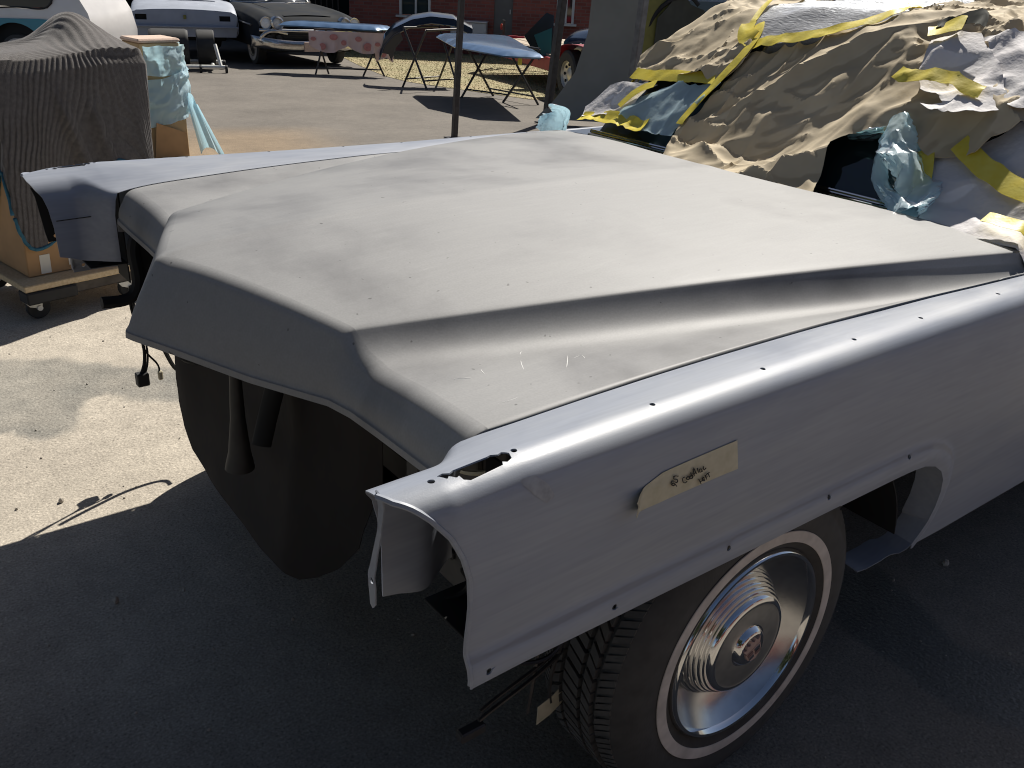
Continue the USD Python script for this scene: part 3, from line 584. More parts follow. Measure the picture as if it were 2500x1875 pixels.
# ------------------------------------------------------------------ masking sheets over the windshield and roof
def sheet(name, polyg, material, off=.012, wr=.014, h=.014, seed=0, an=(7, 7), rot=0., crease=1.0, big=.02, parent=None, lift=None, smooth=55, thick=.0012, edge_rag=.006):
    p = Polygon(polyg).buffer(0); ring = resample(p.exterior.coords, .012)
    ring = ring+edge_rag*(np.stack([fbm(np.c_[ring*25, ring[:, :1]*0], 3, seed+20), fbm(np.c_[ring*25, ring[:, :1]*0+3], 3, seed+21)], 1)-.5)*2
    a, t = domain(Polygon(ring).buffer(0), h, h*.8)
    c, s_ = math.cos(rot), math.sin(rot); q = np.stack([(a[:, 0]*c+a[:, 1]*s_)*an[0], (-a[:, 0]*s_+a[:, 1]*c)*an[1], 0*a[:, 0]+seed*1.7], -1)
    wv = np.stack([fbm(q*.5+9, 3, seed+5), fbm(q*.5+4, 3, seed+6), 0*q[:, 0]], -1)*2.2
    g_ = np.random.default_rng(seed*7+1); z = np.zeros(len(a)); pw = a+.07*(np.stack([fbm(np.c_[a*3.2, 0*a[:, :1]+seed], 1, seed+5), fbm(np.c_[a*3.2, 0*a[:, :1]+seed+5], 1, seed+6)], 1)-.5)
    for lam, k_, gn in ((.34, 4, 1.3), (.19, 6, 2.3), (.105, 8, 2.8), (.055, 6, 2.0)):
        for i in range(k_):
            an_ = rot+g_.normal(0, .55); n_ = np.array([math.cos(an_), math.sin(an_)]); lm = lam*g_.uniform(.75, 1.3); f_ = (pw @ n_)/lm+g_.uniform(); c_k = g_.uniform(.25, .75); t_k = f_ % 1; saw = np.minimum(t_k/c_k, (1-t_k)/(1-c_k))*.5; mask = np.clip(2.8*fbm(np.c_[(a @ n_)*.75/lam, (a @ np.array([-n_[1], n_[0]]))*.24/lam, 0*a[:, 0]+i*3.3+seed], 2, seed+i)-1.05, 0, 1)
            z = z+(saw-.25)*mask*lm*wr*15*gn/k_**.75
    z = z*.42
    for k_i, (da, sc, am) in enumerate(((0., 1., .030), (.45, 1.5, .022), (-.55, 2.1, .016), (.9, 3.2, .010), (-.1, 4.2, .007))):
        an_ = rot+1.571+da; u_ = np.array([math.cos(an_), math.sin(an_)]); w_ = np.array([-u_[1], u_[0]])
        q2 = np.stack([(pw @ u_)*1.5*sc, (pw @ w_)*5.2*sc, 0*a[:, 0]+seed*3.1+k_i], -1); q2 = q2+.35*np.stack([fbm(q2*.7+7, 2, seed+k_i), fbm(q2*.7+3, 2, seed+k_i+1), 0*a[:, 0]], -1)
        n_ = meshkit.noise(q2, seed+50+k_i); z = z+am*wr/.024*(1-np.abs(2*n_-1))**5.5
    z = np.clip(z-.012, -.05, .075)+Hs(a[:, 0], a[:, 1])+off+big*(fbm(q*.35+2, 3, seed+9)-.3)
    # keep clear of the body
    z = np.maximum(z, Hs(a[:, 0], a[:, 1])+.004+off*.3)
    x, y = a[:, 0].copy(), a[:, 1].copy()
    if lift is not None: x, y, z = lift(x, y, z)
    m = TM(np.stack([x, y, z], -1), t)
    if vnormals(np.array(m.vertices), t)[:, 2].mean() < 0: m.faces = m.faces[:, ::-1]
    return obj(name, solidify(m, thick), material, parent, smooth)
def strip_on(name, line, width, material, parent, off=.03, seed=0, h=.012, wob=.008):
    """a strip of tape following a line in plan over the covered body"""
    L = spline([(p[0], p[1], 0) for p in line], max(4, int(LineString(line).length/.012)))[:, :2]
    T = np.gradient(L, axis=0); T /= np.linalg.norm(T, axis=1, keepdims=True); Nn = np.stack([-T[:, 1], T[:, 0]], 1)
    rows_ = []
    for k in np.linspace(-.5, .5, 5):
        q = L+Nn*k*width; qq = np.c_[q*14, 0*q[:, :1]+seed]
        rows_.append(np.c_[q, Hs(q[:, 0], q[:, 1])+off+wob*(ridge(qq, seed, 2)-.4)*2])
    m = grid_mesh(np.stack(rows_, 1))
    if vnormals(np.array(m.vertices), np.array(m.faces))[:, 2].mean() < 0: m.faces = m.faces[:, ::-1]
    return obj(name, solidify(m, .001), material, parent, 60)
def single(name, mk, label, cat_, group=None):
    """a thing made of one piece: built by mk(name), tagged at top level"""
    return tag(mk(name), label, cat_, group)
def paper(label, cat_, name='masking_paper', group=None):
    return thing(name, label, cat_, (0, 0, 0), 0, group)
p1 = paper('big crumpled sheet of tan masking paper draped from the roof down to the hood edge', 'masking paper')
sheet('paper_skin', [(1.281, .296), (1.308, .214), (1.341, .099), (1.39, -.02), (1.447, -.09), (1.75, -.02), (2.2, .08), (3.0, .1), (3.0, -.66), (2.2, -.66), (1.5, -.68), (1.371, -.684), (1.20, -.67), (1.115, -.60), (1.105, -.489), (1.118, -.337), (1.098, -.271), (1.061, -.217), (.89, -.30), (.862, -.22), (.845, -.05), (.85, .12), (.868, .25), (.885, .27), (1.04, .338), (1.089, .313), (1.17, .305), (1.221, .292)],
      'tan_paper', off=.022, wr=.024, seed=3, an=(13, 6), rot=.55, big=.06, h=.008, smooth=14, parent=p1)
strip_on('tape', [(1.04, .335), (1.17, .305), (1.281, .29), (1.37, .335)], .03, 'yellow_tape', p1, off=.058, seed=2)
strip_on('tape', [(1.29, .285), (1.308, .214), (1.341, .099), (1.39, -.02), (1.447, -.09), (1.62, -.05)], .035, 'yellow_tape', p1, off=.062, seed=4)
p2 = paper('smaller tan masking paper sheet over the far windshield corner, left of the clear plastic', 'masking paper')
sheet('paper_skin', [(1.185, .70), (1.25, .745), (1.4, .73), (1.6, .69), (1.85, .63), (2.05, .52), (1.9, .40), (1.464, .376), (1.372, .339), (1.326, .341), (1.29, .278), (1.23, .273), (1.184, .30), (1.178, .367), (1.168, .579), (1.155, .64)],
      'tan_paper', off=.03, wr=.022, seed=8, an=(10, 6), rot=.9, big=.05, h=.009, smooth=14, parent=p2)
strip_on('tape', [(1.165, .69), (1.165, .58), (1.175, .45), (1.178, .31)], .036, 'yellow_tape', p2, off=.05, seed=6)
for k, (tx, ty) in enumerate([(1.10, .745), (1.14, .70)]):
    tt_ = np.linspace(0, 1, 12); c_ = np.stack([tx+.02*np.sin(tt_*4), ty-.03*tt_, Hs(tx, ty)+.02+.035*np.sin(tt_*3.0)], -1)
    obj('tape_curl', solidify(grid_mesh(np.stack([c_, c_+np.array([.03, .012, .004])], 1)), .0008), 'yellow_tape', p2, 60)
p3 = thing('clear_plastic_sheet', 'streaked clear plastic patch taped over the roof front between the tan papers', 'plastic sheet')
sheet('paper_skin', [(1.9, .44), (2.3, .36), (2.5, .2), (2.3, .06), (1.75, -.04), (1.447, -.09), (1.394, -.016), (1.308, .214), (1.307, .276), (1.321, .346), (1.45, .39)], 'clear_film', off=.055, wr=.009, seed=12, an=(5, 12), rot=.3, big=.01, parent=p3)
strip_on('tape', [(1.325, .345), (1.45, .385), (1.7, .415), (1.95, .43)], .02, 'yellow_tape', p3, off=.066, seed=7)
strip_on('tape', [(1.30, .30), (1.32, .345), (1.36, .37)], .05, 'yellow_tape', p3, off=.066, seed=8)
p4 = thing('white_paper_flap', 'torn white paper flap with curled yellow tape, hanging near the windshield corner', 'masking paper')
def curl(x, y, z):
    d = np.clip((1.25-x)/.12, 0, 1); return x-.01*d, y-.015*d, z+.035*d*d
sheet('paper_skin', [(1.341, -.294), (1.376, -.374), (1.386, -.403), (1.314, -.503), (1.241, -.582), (1.204, -.607), (1.161, -.56), (1.137, -.48), (1.133, -.451), (1.148, -.399), (1.169, -.45), (1.194, -.426), (1.192, -.368), (1.222, -.345), (1.28, -.316)], 'white_paper', off=.075, wr=.016, h=.010, seed=15, an=(13, 9), rot=.8, big=.02, lift=curl, parent=p4)
strip_on('tape', [(1.205, -.29), (1.196, -.33), (1.208, -.40), (1.205, -.47), (1.198, -.54)], .032, 'yellow_tape', p4, off=.115, seed=9, wob=.014)
strip_on('tape', [(1.325, -.285), (1.345, -.32), (1.362, -.365)], .05, 'yellow_tape', p4, off=.115, seed=10, wob=.01)
strip_on('dark_backing', [(1.355, -.29), (1.372, -.33), (1.375, -.40), (1.345, -.415)], .03, 'dark_green_paper', p4, off=.12, seed=13, wob=.02)
single('white_paper', lambda nm: sheet(nm, [(1.383, -.408), (1.40, -.473), (1.45, -.541), (1.6, -.62), (1.45, -.70), (1.243, -.70), (1.19, -.613), (1.282, -.539)], 'white_paper', off=.07, wr=.02, h=.012, seed=18, an=(10, 8), rot=.4, big=.03), 'grey white crumpled paper over the near roof pillar at the frame edge', 'masking paper')
p6 = thing('white_paper_sheet', 'large white paper with yellow tape covering the near windshield pillar and cowl', 'masking paper')
sheet('paper_skin', [(1.114, -.483), (1.134, -.544), (1.201, -.618), (1.30, -.70), (1.45, -.80), (1.40, -.90), (1.066, -.905), (.955, -.90), (.94, -.86), (.925, -.747), (.925, -.642), (.930, -.589), (1.023, -.557), (1.042, -.528)], 'white_paper', off=.018, wr=.010, h=.012, seed=21, an=(7, 6), rot=.2, big=.025, parent=p6)
strip_on('tape', [(1.118, -.468), (1.075, -.50), (1.02, -.535)], .042, 'yellow_tape', p6, off=.036, seed=14, wob=.003)
strip_on('tape', [(1.135, -.545), (1.105, -.62), (1.08, -.70), (1.06, -.80)], .042, 'yellow_tape', p6, off=.048, seed=15, wob=.004)
strip_on('tape', [(.968, -.735), (.966, -.80), (.968, -.86)], .036, 'yellow_tape', p6, off=.055, seed=16, wob=.003)
single('blue_plastic', lambda nm: sheet(nm, [(1.032, .626), (1.097, .613), (1.129, .531), (1.157, .478), (1.175, .300), (1.094, .315), (1.039, .347), (1.022, .347), (1.015, .478), (1.03, .552)], 'blue_film', off=.022, wr=.020, h=.010, seed=25, an=(9, 8), rot=.6, big=.035, smooth=25), 'crinkled pale blue plastic over the far windshield base beside tan paper', 'plastic sheet')
p8 = thing('white_paper_sheet', 'small white paper scrap with yellow tape at the far end of the windshield base', 'masking paper')
sheet('paper_skin', [(1.0, .766), (1.05, .80), (1.12, .755), (1.13, .648), (1.145, .55), (1.065, .586), (1.027, .608), (1.027, .701)], 'white_paper', off=.04, wr=.016, h=.010, seed=28, an=(9, 8), big=.03, parent=p8)
strip_on('tape', [(1.005, .775), (1.015, .71), (1.02, .62), (1.018, .53), (1.022, .47)], .045, 'yellow_tape', p8, off=.04, seed=17, wob=.016)
strip_on('tape', [(1.045, .625), (1.09, .60), (1.125, .54)], .03, 'yellow_tape', p8, off=.07, seed=18, wob=.006)
# twisted blue plastic at the near windshield base
p9 = thing('blue_plastic_sheet', 'knotted wisp of blue plastic trailing over the near windshield base', 'plastic sheet')
def film_knot(path, widths, seed, n=60):
    c_ = spline(path, n); T = np.gradient(c_, axis=0); T /= np.linalg.norm(T, axis=1, keepdims=True)
    w_ = np.interp(np.linspace(0, 1, n), np.linspace(0, 1, len(widths)), widths); th = np.linspace(0, 2*np.pi, 37)
    a = np.cross(T, [.3, .5, .8]); a /= np.linalg.norm(a, axis=1, keepdims=True); b = np.cross(T, a)
    d = np.stack([np.cos(th), np.sin(th), 0*th], -1)[None]*2.2+np.c_[c_*16, ][:, None]
    rr = w_[:, None]*(.55+.9*ridge(d, seed, 3)**1.5)
    P = c_[:, None]+rr[..., None]*(np.cos(th)[None, :, None]*a[:, None]+.45*np.sin(th)[None, :, None]*b[:, None]); P[:, -1] = P[:, 0]
    m = grid_mesh(P); m.merge_vertices(); return m
def onb(x, y, o): return (x, y, float(Hs(x, y))+o)
obj('knot', film_knot([onb(1.16, -.35, .06), onb(1.13, -.375, .055), onb(1.085, -.425, .05), onb(1.05, -.50, .04), onb(1.0, -.55, .03), onb(.945, -.555, .03)], [.018, .045, .055, .05, .04, .035], 31), 'blue_film', p9, 30)
obj('twist', film_knot([onb(1.125, -.345, .05), onb(1.07, -.375, .045), onb(1.02, -.43, .035), onb(.985, -.50, .03), onb(.95, -.55, .03)], [.012, .02, .016, .03, .04], 33), 'blue_film', p9, 30)
obj('wisp', film_knot([onb(1.13, -.34, .05), onb(1.125, -.29, .035), onb(1.115, -.24, .03)], [.016, .026, .012], 35), 'blue_film_clear', p9, 30)
single('blue_plastic_scrap', lambda nm: obj(nm, film_knot([(.985, .92, .955), (.99, .905, .985), (.995, .90, 1.02), (.99, .93, 1.04)], [.05, .048, .04, .012], 37), 'blue_film', None, 30), 'small pale blue plastic scrap standing behind the far hood corner', 'plastic sheet')
single('white_plastic_bundle', lambda nm: obj(nm, film_knot([(2.0, .62, 1.45), (2.3, .40, 1.49), (2.55, .18, 1.51), (2.8, -.05, 1.52), (3.2, -.4, 1.51)], [.04, .085, .11, .10, .08], 39, 140), 'white_film', None, 40), 'rolled white plastic sheeting lying along the top of the roof', 'plastic sheet')
# ------------------------------------------------------------------ tape with handwriting on the near fender
tp = thing('masking_tape_strip', 'cream masking tape with black handwriting stuck on the near fender side', 'tape')
def tape_px(u, v):     # u along the strip 0..1, v across 0..1 -> (x, z) on the fender side
    a = np.array([-.437, .831]); b = np.array([-.202, .829]); up_ = np.array([-.010, .047])
    return a+(b-a)*u+up_*v*(1+.10*u)
poly = [(.0, .05), (.025, 0), (.12, -.03), (1.0, 0), (.995, 1.03), (.5, 1.02), (.3, 1.0), (.15, .80), (.10, .72), (.0, .62), (.03, .42)]
a, t = domain(Polygon([tuple(tape_px(u, v)) for u, v in poly]), .006, .005)
curlz = .016*np.clip((-.412-a[:, 0])/.03, 0, 1)**1.5+.0022*ridge(np.c_[a*np.array([10, 55]), 0*a[:, :1]], 5, 2)**4
v = np.array([outer_pt(x, z, .0014+k) for (x, z), k in zip(a, curlz)]); m = TM(v, t)
if vnormals(v, t)[:, 1].mean() > 0: m.faces = m.faces[:, ::-1]
obj('strip', solidify(m, .0006), 'cream_tape', tp, 60)
def stroke(pts_):
    q = spline([(x, y, 0) for x, y in pts_], max(6, 5*len(pts_)))[:, :2] if len(pts_) > 2 else np.linspace(pts_[0], pts_[1], 6)
    # crop pixels of the strip: u runs (200,1110)->(1925,380), v from the lower to the upper edge
    U = np.array([1925-230, 595-1245.]); A = np.array([230., 1245.]); Vv = np.array([5., -415.])
    Mx = np.linalg.inv(np.stack([U, Vv], 1)); uv = (q-A) @ Mx.T
    return tube([outer_pt(*tape_px(u, v_), .0038) for u, v_ in uv], .0008, 5)
ink = [[(880, 762), (850, 760), (835, 795), (850, 822), (880, 818), (888, 795), (865, 790), (850, 822)], [(885, 690), (890, 730), (925, 735), (930, 770), (900, 775)], [(875, 690), (915, 680)], [(888, 800), (915, 838)], [(925, 686), (948, 684)],
       [(1045, 705), (1015, 715), (1008, 750), (1025, 785), (1075, 765)], [(1105, 695), (1075, 705), (1070, 735), (1100, 740), (1115, 700), (1120, 735)], [(1150, 685), (1128, 695), (1130, 728), (1155, 720), (1160, 680)], [(1135, 640), (1160, 725)],
       [(1175, 590), (1190, 690)], [(1165, 660), (1205, 650), (1190, 580), (1225, 655)], [(1240, 575), (1255, 640)], [(1300, 590), (1272, 600), (1275, 632), (1305, 620), (1310, 590), (1320, 625)], [(1335, 550), (1345, 600), (1378, 570)],
       [(1258, 740), (1295, 815)], [(1278, 780), (1325, 762)], [(1315, 745), (1345, 735), (1335, 715), (1318, 735), (1330, 765), (1360, 750)], [(1360, 690), (1385, 745)], [(1358, 690), (1390, 675)], [(1370, 718), (1395, 705)], [(1385, 665), (1430, 640)], [(1408, 652), (1432, 710)]]
for st in ink: obj('pen_stroke', stroke(st), 'ink', tp)
# scuffs on the hood, rubbed paint on the fender
def chalk(pts_, r=.0011):
    q = spline([(x, y, 0) for x, y in pts_], 14)[:, :2]; return tube([(x, y, hood_z(x, y)-.0002) for x, y in q], r*np.sin(np.linspace(.3, 2.8, 14)), 5)
for l_ in [[(-.50, -.635), (-.478, -.645), (-.465, -.655)], [(-.43, -.628), (-.437, -.642), (-.44, -.655)], [(-.352, -.635), (-.366, -.655), (-.38, -.68)], [(-.335, -.612), (-.330, -.606), (-.325, -.603)], [(-.275, -.668), (-.30, -.695), (-.325, -.722)], [(-.285, -.690), (-.262, -.688), (-.27, -.706)], [(-.495, -.76), (-.475, -.765), (-.455, -.762)]]:
    obj('scratch', chalk(l_, .0009), 'chalk', hood)
a, t = domain(Polygon([(-.628, .944), (-.610, .944), (-.592, .928), (-.583, .911), (-.592, .908), (-.612, .926)]).buffer(.003), .008)
v = np.array([outer_pt(x, z, .0004) for x, z in a]); m = TM(v, t)
if vnormals(v, t)[:, 1].mean() > 0: m.faces = m.faces[:, ::-1]
mat('filler', (.31, .315, .325), .7, var=.2, vscale=60)
obj('filler_patch', m, 'filler', fl_, True)

# ------------------------------------------------------------------ boxes, blanket and dolly on the left
ANG = .20
dl = thing('furniture_dolly', 'low wheeled dolly with particle board deck under the cardboard box', 'dolly', (-.60, 2.44, float(gz(-.6, 2.44))), ANG)
# local frame: x along the front edge, y to the back
pb = obj('deck', rbox(.82, .62, .030, .004, (.39, .31, .152)), 'particle_board', dl)
for q in [(.07, .035), (.71, .035), (.07, .585), (.71, .585)]:
    obj('bumper_block', rbox(.17 if q[0] > .5 else .22, .09, .055, .006, (q[0]+.02, q[1], .109)), 'black_rubber', dl)
obj('rail', rbox(.80, .05, .05, .004, (.39, .05, .1105)), 'steel_dark', dl)
def caster(x, y):
    c = obj('caster', cat([lathe([(.0, .014), (.046, .014), (.05, .010), (.05, -.010), (.046, -.014), (.0, -.014)], 28, center=(x+.02, y, .05))]), 'black_rubber', dl)
    f1 = Polygon([(-.035, .082), (.035, .082), (.034, .06), (.026, .04), (.02, .038), (.012, .05), (-.02, .062)])
    for sy in (-.018, .018):
        a, t = domain(f1, .02); obj('fork', solidify(TM(np.stack([x+a[:, 0], np.full(len(a), y+sy), a[:, 1]], -1), t), .002), 'zinc', c)
    obj('hub', tube([(x+.02, y-.024, .05), (x+.02, y+.024, .05)], .012, 12), 'zinc', c)
for q in [(.02, .05), (.44, .05), (.05, .56), (.70, .56)]: caster(*q)
bx_ = thing('cardboard_box', 'big brown cardboard box with cream tape tabs standing on the wheeled dolly', 'box', (-.575, 2.55, float(gz(-.6, 2.44))+.168), ANG, lean=1)
def lean_mesh(m): v = m.vertices.copy(); v[:, 0] += .03*v[:, 2]; return TM(v, m.faces)
obj('front_panel', lean_mesh(rbox(.60, .006, .46, .002, (.30, .003, .232))), 'cardboard', bx_)
obj('side_panel', lean_mesh(rbox(.006, .46, .46, .002, (.003, .238, .232))), 'cardboard', bx_)
obj('side_panel', lean_mesh(rbox(.006, .46, .46, .002, (.597, .238, .232))), 'cardboard', bx_)
obj('back_panel', lean_mesh(rbox(.60, .006, .46, .002, (.30, .471, .232))), 'cardboard', bx_)
obj('lid', lean_mesh(rbox(.60, .47, .005, .002, (.30, .237, .464))), 'cardboard', bx_)
for tx in (.075, .20): obj('tape_tab', lean_mesh(rbox(.045, .002, .085 if tx < .1 else .05, .0005, (tx, -.0015, .05))), 'label_paper', bx_)
by_ = thing('cardboard_box', 'upper cardboard box hidden under the grey quilted moving blanket', 'box', (-.575+.014, 2.55, float(gz(-.6, 2.44))+.168+.468), ANG)
obj('carton', lean_mesh(rbox(.56, .42, .40, .004, (.31, .25, .205))), 'cardboard', by_)
bk = thing('moving_blanket', 'dark grey quilted moving blanket draped over the stacked cardboard boxes', 'blanket', (-.575, 2.55, float(gz(-.6, 2.44))+.168), ANG)
na, nb_ = 760, 150
aa = np.linspace(0, 1, na); lenx, leny = .64, .54; per = 2*(lenx+leny)
def peri(a):
    d = (a*per) % per; x = np.where(d < lenx, d, np.where(d < lenx+leny, lenx, np.where(d < 2*lenx+leny, 2*lenx+leny-d, 0))); y = np.where(d < lenx, 0, np.where(d < lenx+leny, d-lenx, np.where(d < 2*lenx+leny, leny, per-d))); return x, y
px_, py_ = peri(aa)
px_ = gaussian_filter1d(px_, 7, mode='wrap'); py_ = gaussian_filter1d(py_, 7, mode='wrap')
cx, cy = lenx/2, leny/2; nx, ny = px_-cx, py_-cy; nl = np.hypot(nx/lenx, ny/leny); ux, uy = nx/np.hypot(nx, ny), ny/np.hypot(nx, ny)
Pb = []
dlen = aa*per
bot = .70+.10*np.sin(dlen*5.0+2.2)+.05*np.sin(dlen*13)+np.where((dlen > lenx*.62) & (dlen < lenx), -.14, 0)-.28*smoothstep(per-.30, per-.10, dlen)
bot = gaussian_filter1d(bot, 9, mode='wrap')
warp = fbm(np.c_[dlen*2.2, 0*dlen, 0*dlen], 3, 2)
for j in range(nb_):
    b = j/(nb_-1)
    if b < .32:
        k = (b/.32)**.9; x = cx+nx*k; y = cy+ny*k; z = .935+.0*k-.012*k**6; z = z+.125*np.exp(-((np.where(x < .47, (x-.47)/.105, (x-.47)/.15))**2+((y-.34)/.22)**2))-.02*np.exp(-((x-.12)/.15)**2)
        rb = .0026*np.sin(2*np.pi*(x*.9+y*.3+.05*np.sin(y*9+x*5))/.026)*min(1, k*3); z = z+rb+.012*(fbm(np.c_[x*7, y*7, 0*x], 3, 3)-.5)
        x, y = x-.02*0, y
    else:
        k = (b-.32)/.68; dz = bot*k; fl = .010*k+.022*np.sin(dlen*9.5+3*warp+k*1.5)*k+.034*np.sin(dlen*4.1+1.2+2*k)*k**.7
        ph = dlen+.10*k*np.sin(dlen*6+1)+.085*smoothstep(.12, .7, k)*np.exp(-((dlen-.26)/.11)**2)-.05*k*np.exp(-((dlen-.55)/.05)**2)
        amp = .0035*np.clip(2.8*fbm(np.c_[dlen*4, np.full_like(dlen, k*2.2), 0*dlen], 3, 6)-.75, .12, 1.25)
        ph = ph+.028*(fbm(np.c_[dlen*11, np.full_like(dlen, k*5), 0*dlen], 3, 16)-.5); rb = amp*(np.abs(np.sin(np.pi*ph/.0225))-.5)*2
        fold = .030*np.exp(-((dlen-.20-.16*k)/.022)**2)*smoothstep(.1, .4, k)+.022*np.exp(-((dlen-.33-.10*k)/.02)**2)*smoothstep(.2, .6, k)+.02*np.exp(-((dlen-.57)/.03)**2)*k
        o = fl+rb+fold+.018*np.minimum(1, k*14)
        x = px_+ux*o; y = py_+uy*o; z = .925-.012-dz-.004*np.cos(k*3)
    Pb.append(np.stack([x+.03*z-.01, y, z], -1))
Pb = np.array(Pb).transpose(1, 0, 2); bm = grid_mesh(Pb[:, ::-1]); bm.merge_vertices()
if vnormals(np.array(bm.vertices), np.array(bm.faces))[:, 2].mean() < 0: bm.faces = bm.faces[:, ::-1]
obj('quilt', solidify(bm, .004), 'blanket', bk, 60)
obj('binding', tube(Pb[:, -1]+np.array([0, 0, -.004]), .008, 8), 'teal_binding', bk, True)
# second pile: tall carton wrapped with blue plastic
gb = float(gz(1.25, 6.2))
b2 = thing('cardboard_box', 'tall tan cardboard carton standing behind the blanket pile, partly wrapped in blue plastic', 'box', (1.02, 6.1, gb), .15)
obj('carton', rbox(.34, .30, .92, .006, (.20, .15, .46)), 'cardboard_light', b2)
obj('flap', solidify(grid_mesh(np.array([[(.06+.3*u, -.006-.09*v*(1-u), .02+.30*v-.12*u*v) for v in np.linspace(0, 1, 5)] for u in np.linspace(0, 1, 6)])), .004), 'cardboard', b2)
obj('fleece_top', rbox(.36, .32, .03, .012, (.20, .15, .938)), 'tan_fuzzy', b2)
b3 = thing('blue_plastic_wrap', 'pale blue plastic film wound round the tall tan carton behind the blanket', 'plastic sheet', (1.02, 6.1, gb), .15)
def wrap_band(z0, z1, seed, out=.03, a0=-.25, a1=3.4, amp=.05, slope=0):
    th = np.linspace(a0, a1, 60)*1.0; P = []
    for v in np.linspace(0, 1, 24):
        zz = z0+(z1-z0)*v; x = .20-.22*np.cos(th); y = .15-.20*np.sin(th)
        q = np.c_[th*2.4, np.full_like(th, zz*9), 0*th+seed]; o = out+amp*(ridge(q, seed, 3)-.45)
        P.append(np.stack([x-np.cos(th)*o, y-np.sin(th)*o, zz+slope*(th-1.5)+.05*(fbm(q*.6, 3, seed+3)-.5)], -1))
    return solidify(grid_mesh(np.array(P)), .001)
obj('upper_band', wrap_band(.68, .90, 41, .02, .9, 3.6), 'blue_film', b3, 25)
obj('lower_band', wrap_band(.30, .67, 43, .03, -.2, 3.4, .07, .05), 'blue_film', b3, 25)
obj('hanging_tail', solidify(grid_mesh(np.array([[(.36+.10*u+.22*(1-v)*(.4+.6*u), -.05+.02*np.sin(9*u), .02+.46*v+.05*np.sin(5*u)) for v in np.linspace(0, 1, 12)] for u in np.linspace(0, 1, 12)])), .001), 'blue_film', b3, 40)

# ------------------------------------------------------------------ yard furniture: posts, stands, panels
def G(x, y, z=0): return (x, y, float(gz(x, y))+z)
po = thing('canopy_post', 'slim dark blue steel post standing between black panel and blue panel', 'post', G(4.12, 6.17)); obj('shaft', beam((0, 0, 0), (.09, -.02, 2.6), .055, .055, (1, 0, 0)), 'steel_dark', po); obj('base_plate', rbox(.16, .16, .012, .003, (0, 0, .008)), 'steel_dark', po)
po = thing('canopy_post', 'thick grey steel post standing left of the grey primered panel', 'post', G(5.85, 6.79)); obj('shaft', beam((0, 0, 0), (.19, -.08, 2.6), .085, .085, (1, 0, 0)), 'steel_dark', po); obj('base_plate', rbox(.2, .2, .012, .003, (0, 0, .008)), 'steel_dark', po)
po = thing('canopy_post', 'pale dusty steel post standing in front of the yellow edged grey panel', 'post', G(6.25, 5.85)); obj('shaft', beam((0, 0, 0), (.12, -.05, 2.8), .09, .09, (1, 0, 0)), 'steel_grey', po); obj('base_plate', rbox(.2, .2, .012, .003, (0, 0, .008)), 'steel_grey', po)
def xstand(label, pts, zt, group='folding stands holding car panels', mt='steel_dark', r=.016):
    """a folding stand: two crossed pairs of legs, top bars and spreaders; pts are the four feet"""
    A, B, Cc, D = [np.array(G(*p)) for p in pts]; o = (A+B+Cc+D)/4; o[2] = float(gz(o[0], o[1])); t = thing('folding_stand', label, 'stand', o, 0, group)
    up_ = lambda p: np.array([p[0], p[1], o[2]+zt])
    tops = [up_(B*.95+A*.05), up_(A*.95+B*.05), up_(D*.95+Cc*.05), up_(Cc*.95+D*.05)]
    for p, q in zip((A, B, Cc, D), tops): obj('leg', tube([p-o, q-o], r, 8), mt, t)
    obj('top_bar', tube([tops[0]-o, tops[2]-o], r, 8), mt, t); obj('top_bar', tube([tops[1]-o, tops[3]-o], r, 8), mt, t)
    obj('spreader', tube([(A*.85+tops[0]*.15)-o, (Cc*.85+tops[2]*.15)-o], r*.7, 8), mt, t); obj('spreader', tube([(B*.85+tops[1]*.15)-o, (D*.85+tops[3]*.15)-o], r*.7, 8), mt, t)
    return t
xstand('folding stand under the bright blue panel, right of the slim post', [(6.4, 9.37), (7.0, 9.42), (6.63, 8.69), (6.9, 8.36)][0:1]+[(7.0, 9.42), (6.63, 8.69), (6.95, 8.30)], .74)
def panel(name, label, cat_, pts, z, crown, mt, th=.03, extra=None, h=.09, base=None):
    c_ = np.mean(pts, 0); t = thing(name, label, cat_, (c_[0], c_[1], z)); P_ = Polygon([(x-c_[0], y-c_[1]) for x, y in pts]).buffer(-.05).buffer(.05)
    a, tr = domain(P_, h); d = shapely.distance(shapely.points(a), P_.exterior); R = d.max()
    zz = crown*(1-(1-d/R)**2)-.03*np.exp(-(d/.03)**2)
    m = TM(np.c_[a, zz], tr); obj('skin', solidify(m, .004), mt, t, 40); k = P_.buffer(-.05)
    rim = np.array(k.exterior.coords); obj('inner_frame', tube(np.c_[rim, np.full(len(rim), -.035)], .02, 6), mt, t)
    return t
bp = panel('car_hood_panel', 'bright sky blue car hood panel lying on a folding stand behind the slim post', 'car panel', [(6.35, 9.98), (6.52, 10.15), (7.45, 9.55), (6.15, 7.25), (5.75, 7.55), (5.78, 8.7)], .49, .05, 'blue_paint')
obj('tape_strip', rbox(.05, .03, .16, .004, (-.27, -1.24, -.07)), 'yellow_tape', bp)
xstand('folding stand under the arched black panel, with red spreader feet', [(6.33, 10.87), (6.45, 10.36), (7.14, 11.14), (7.11, 10.5)], .86)
ar = thing('black_panel', 'glossy black arched car panel resting on a folding stand in front of the brick wall', 'car panel', (6.8, 10.95, .1))
u = np.linspace(0, 1, 40); arch = np.stack([-.62+1.24*u, .36-.72*u, .06+.52*np.sin(np.pi*np.clip(u*1.02, 0, 1))**.55-.0*u], -1); arch[:, 2] = np.interp(u, [0, .05, .15, .35, .55, .8, 1], [.02, .22, .38, .52, .575, .55, .42])
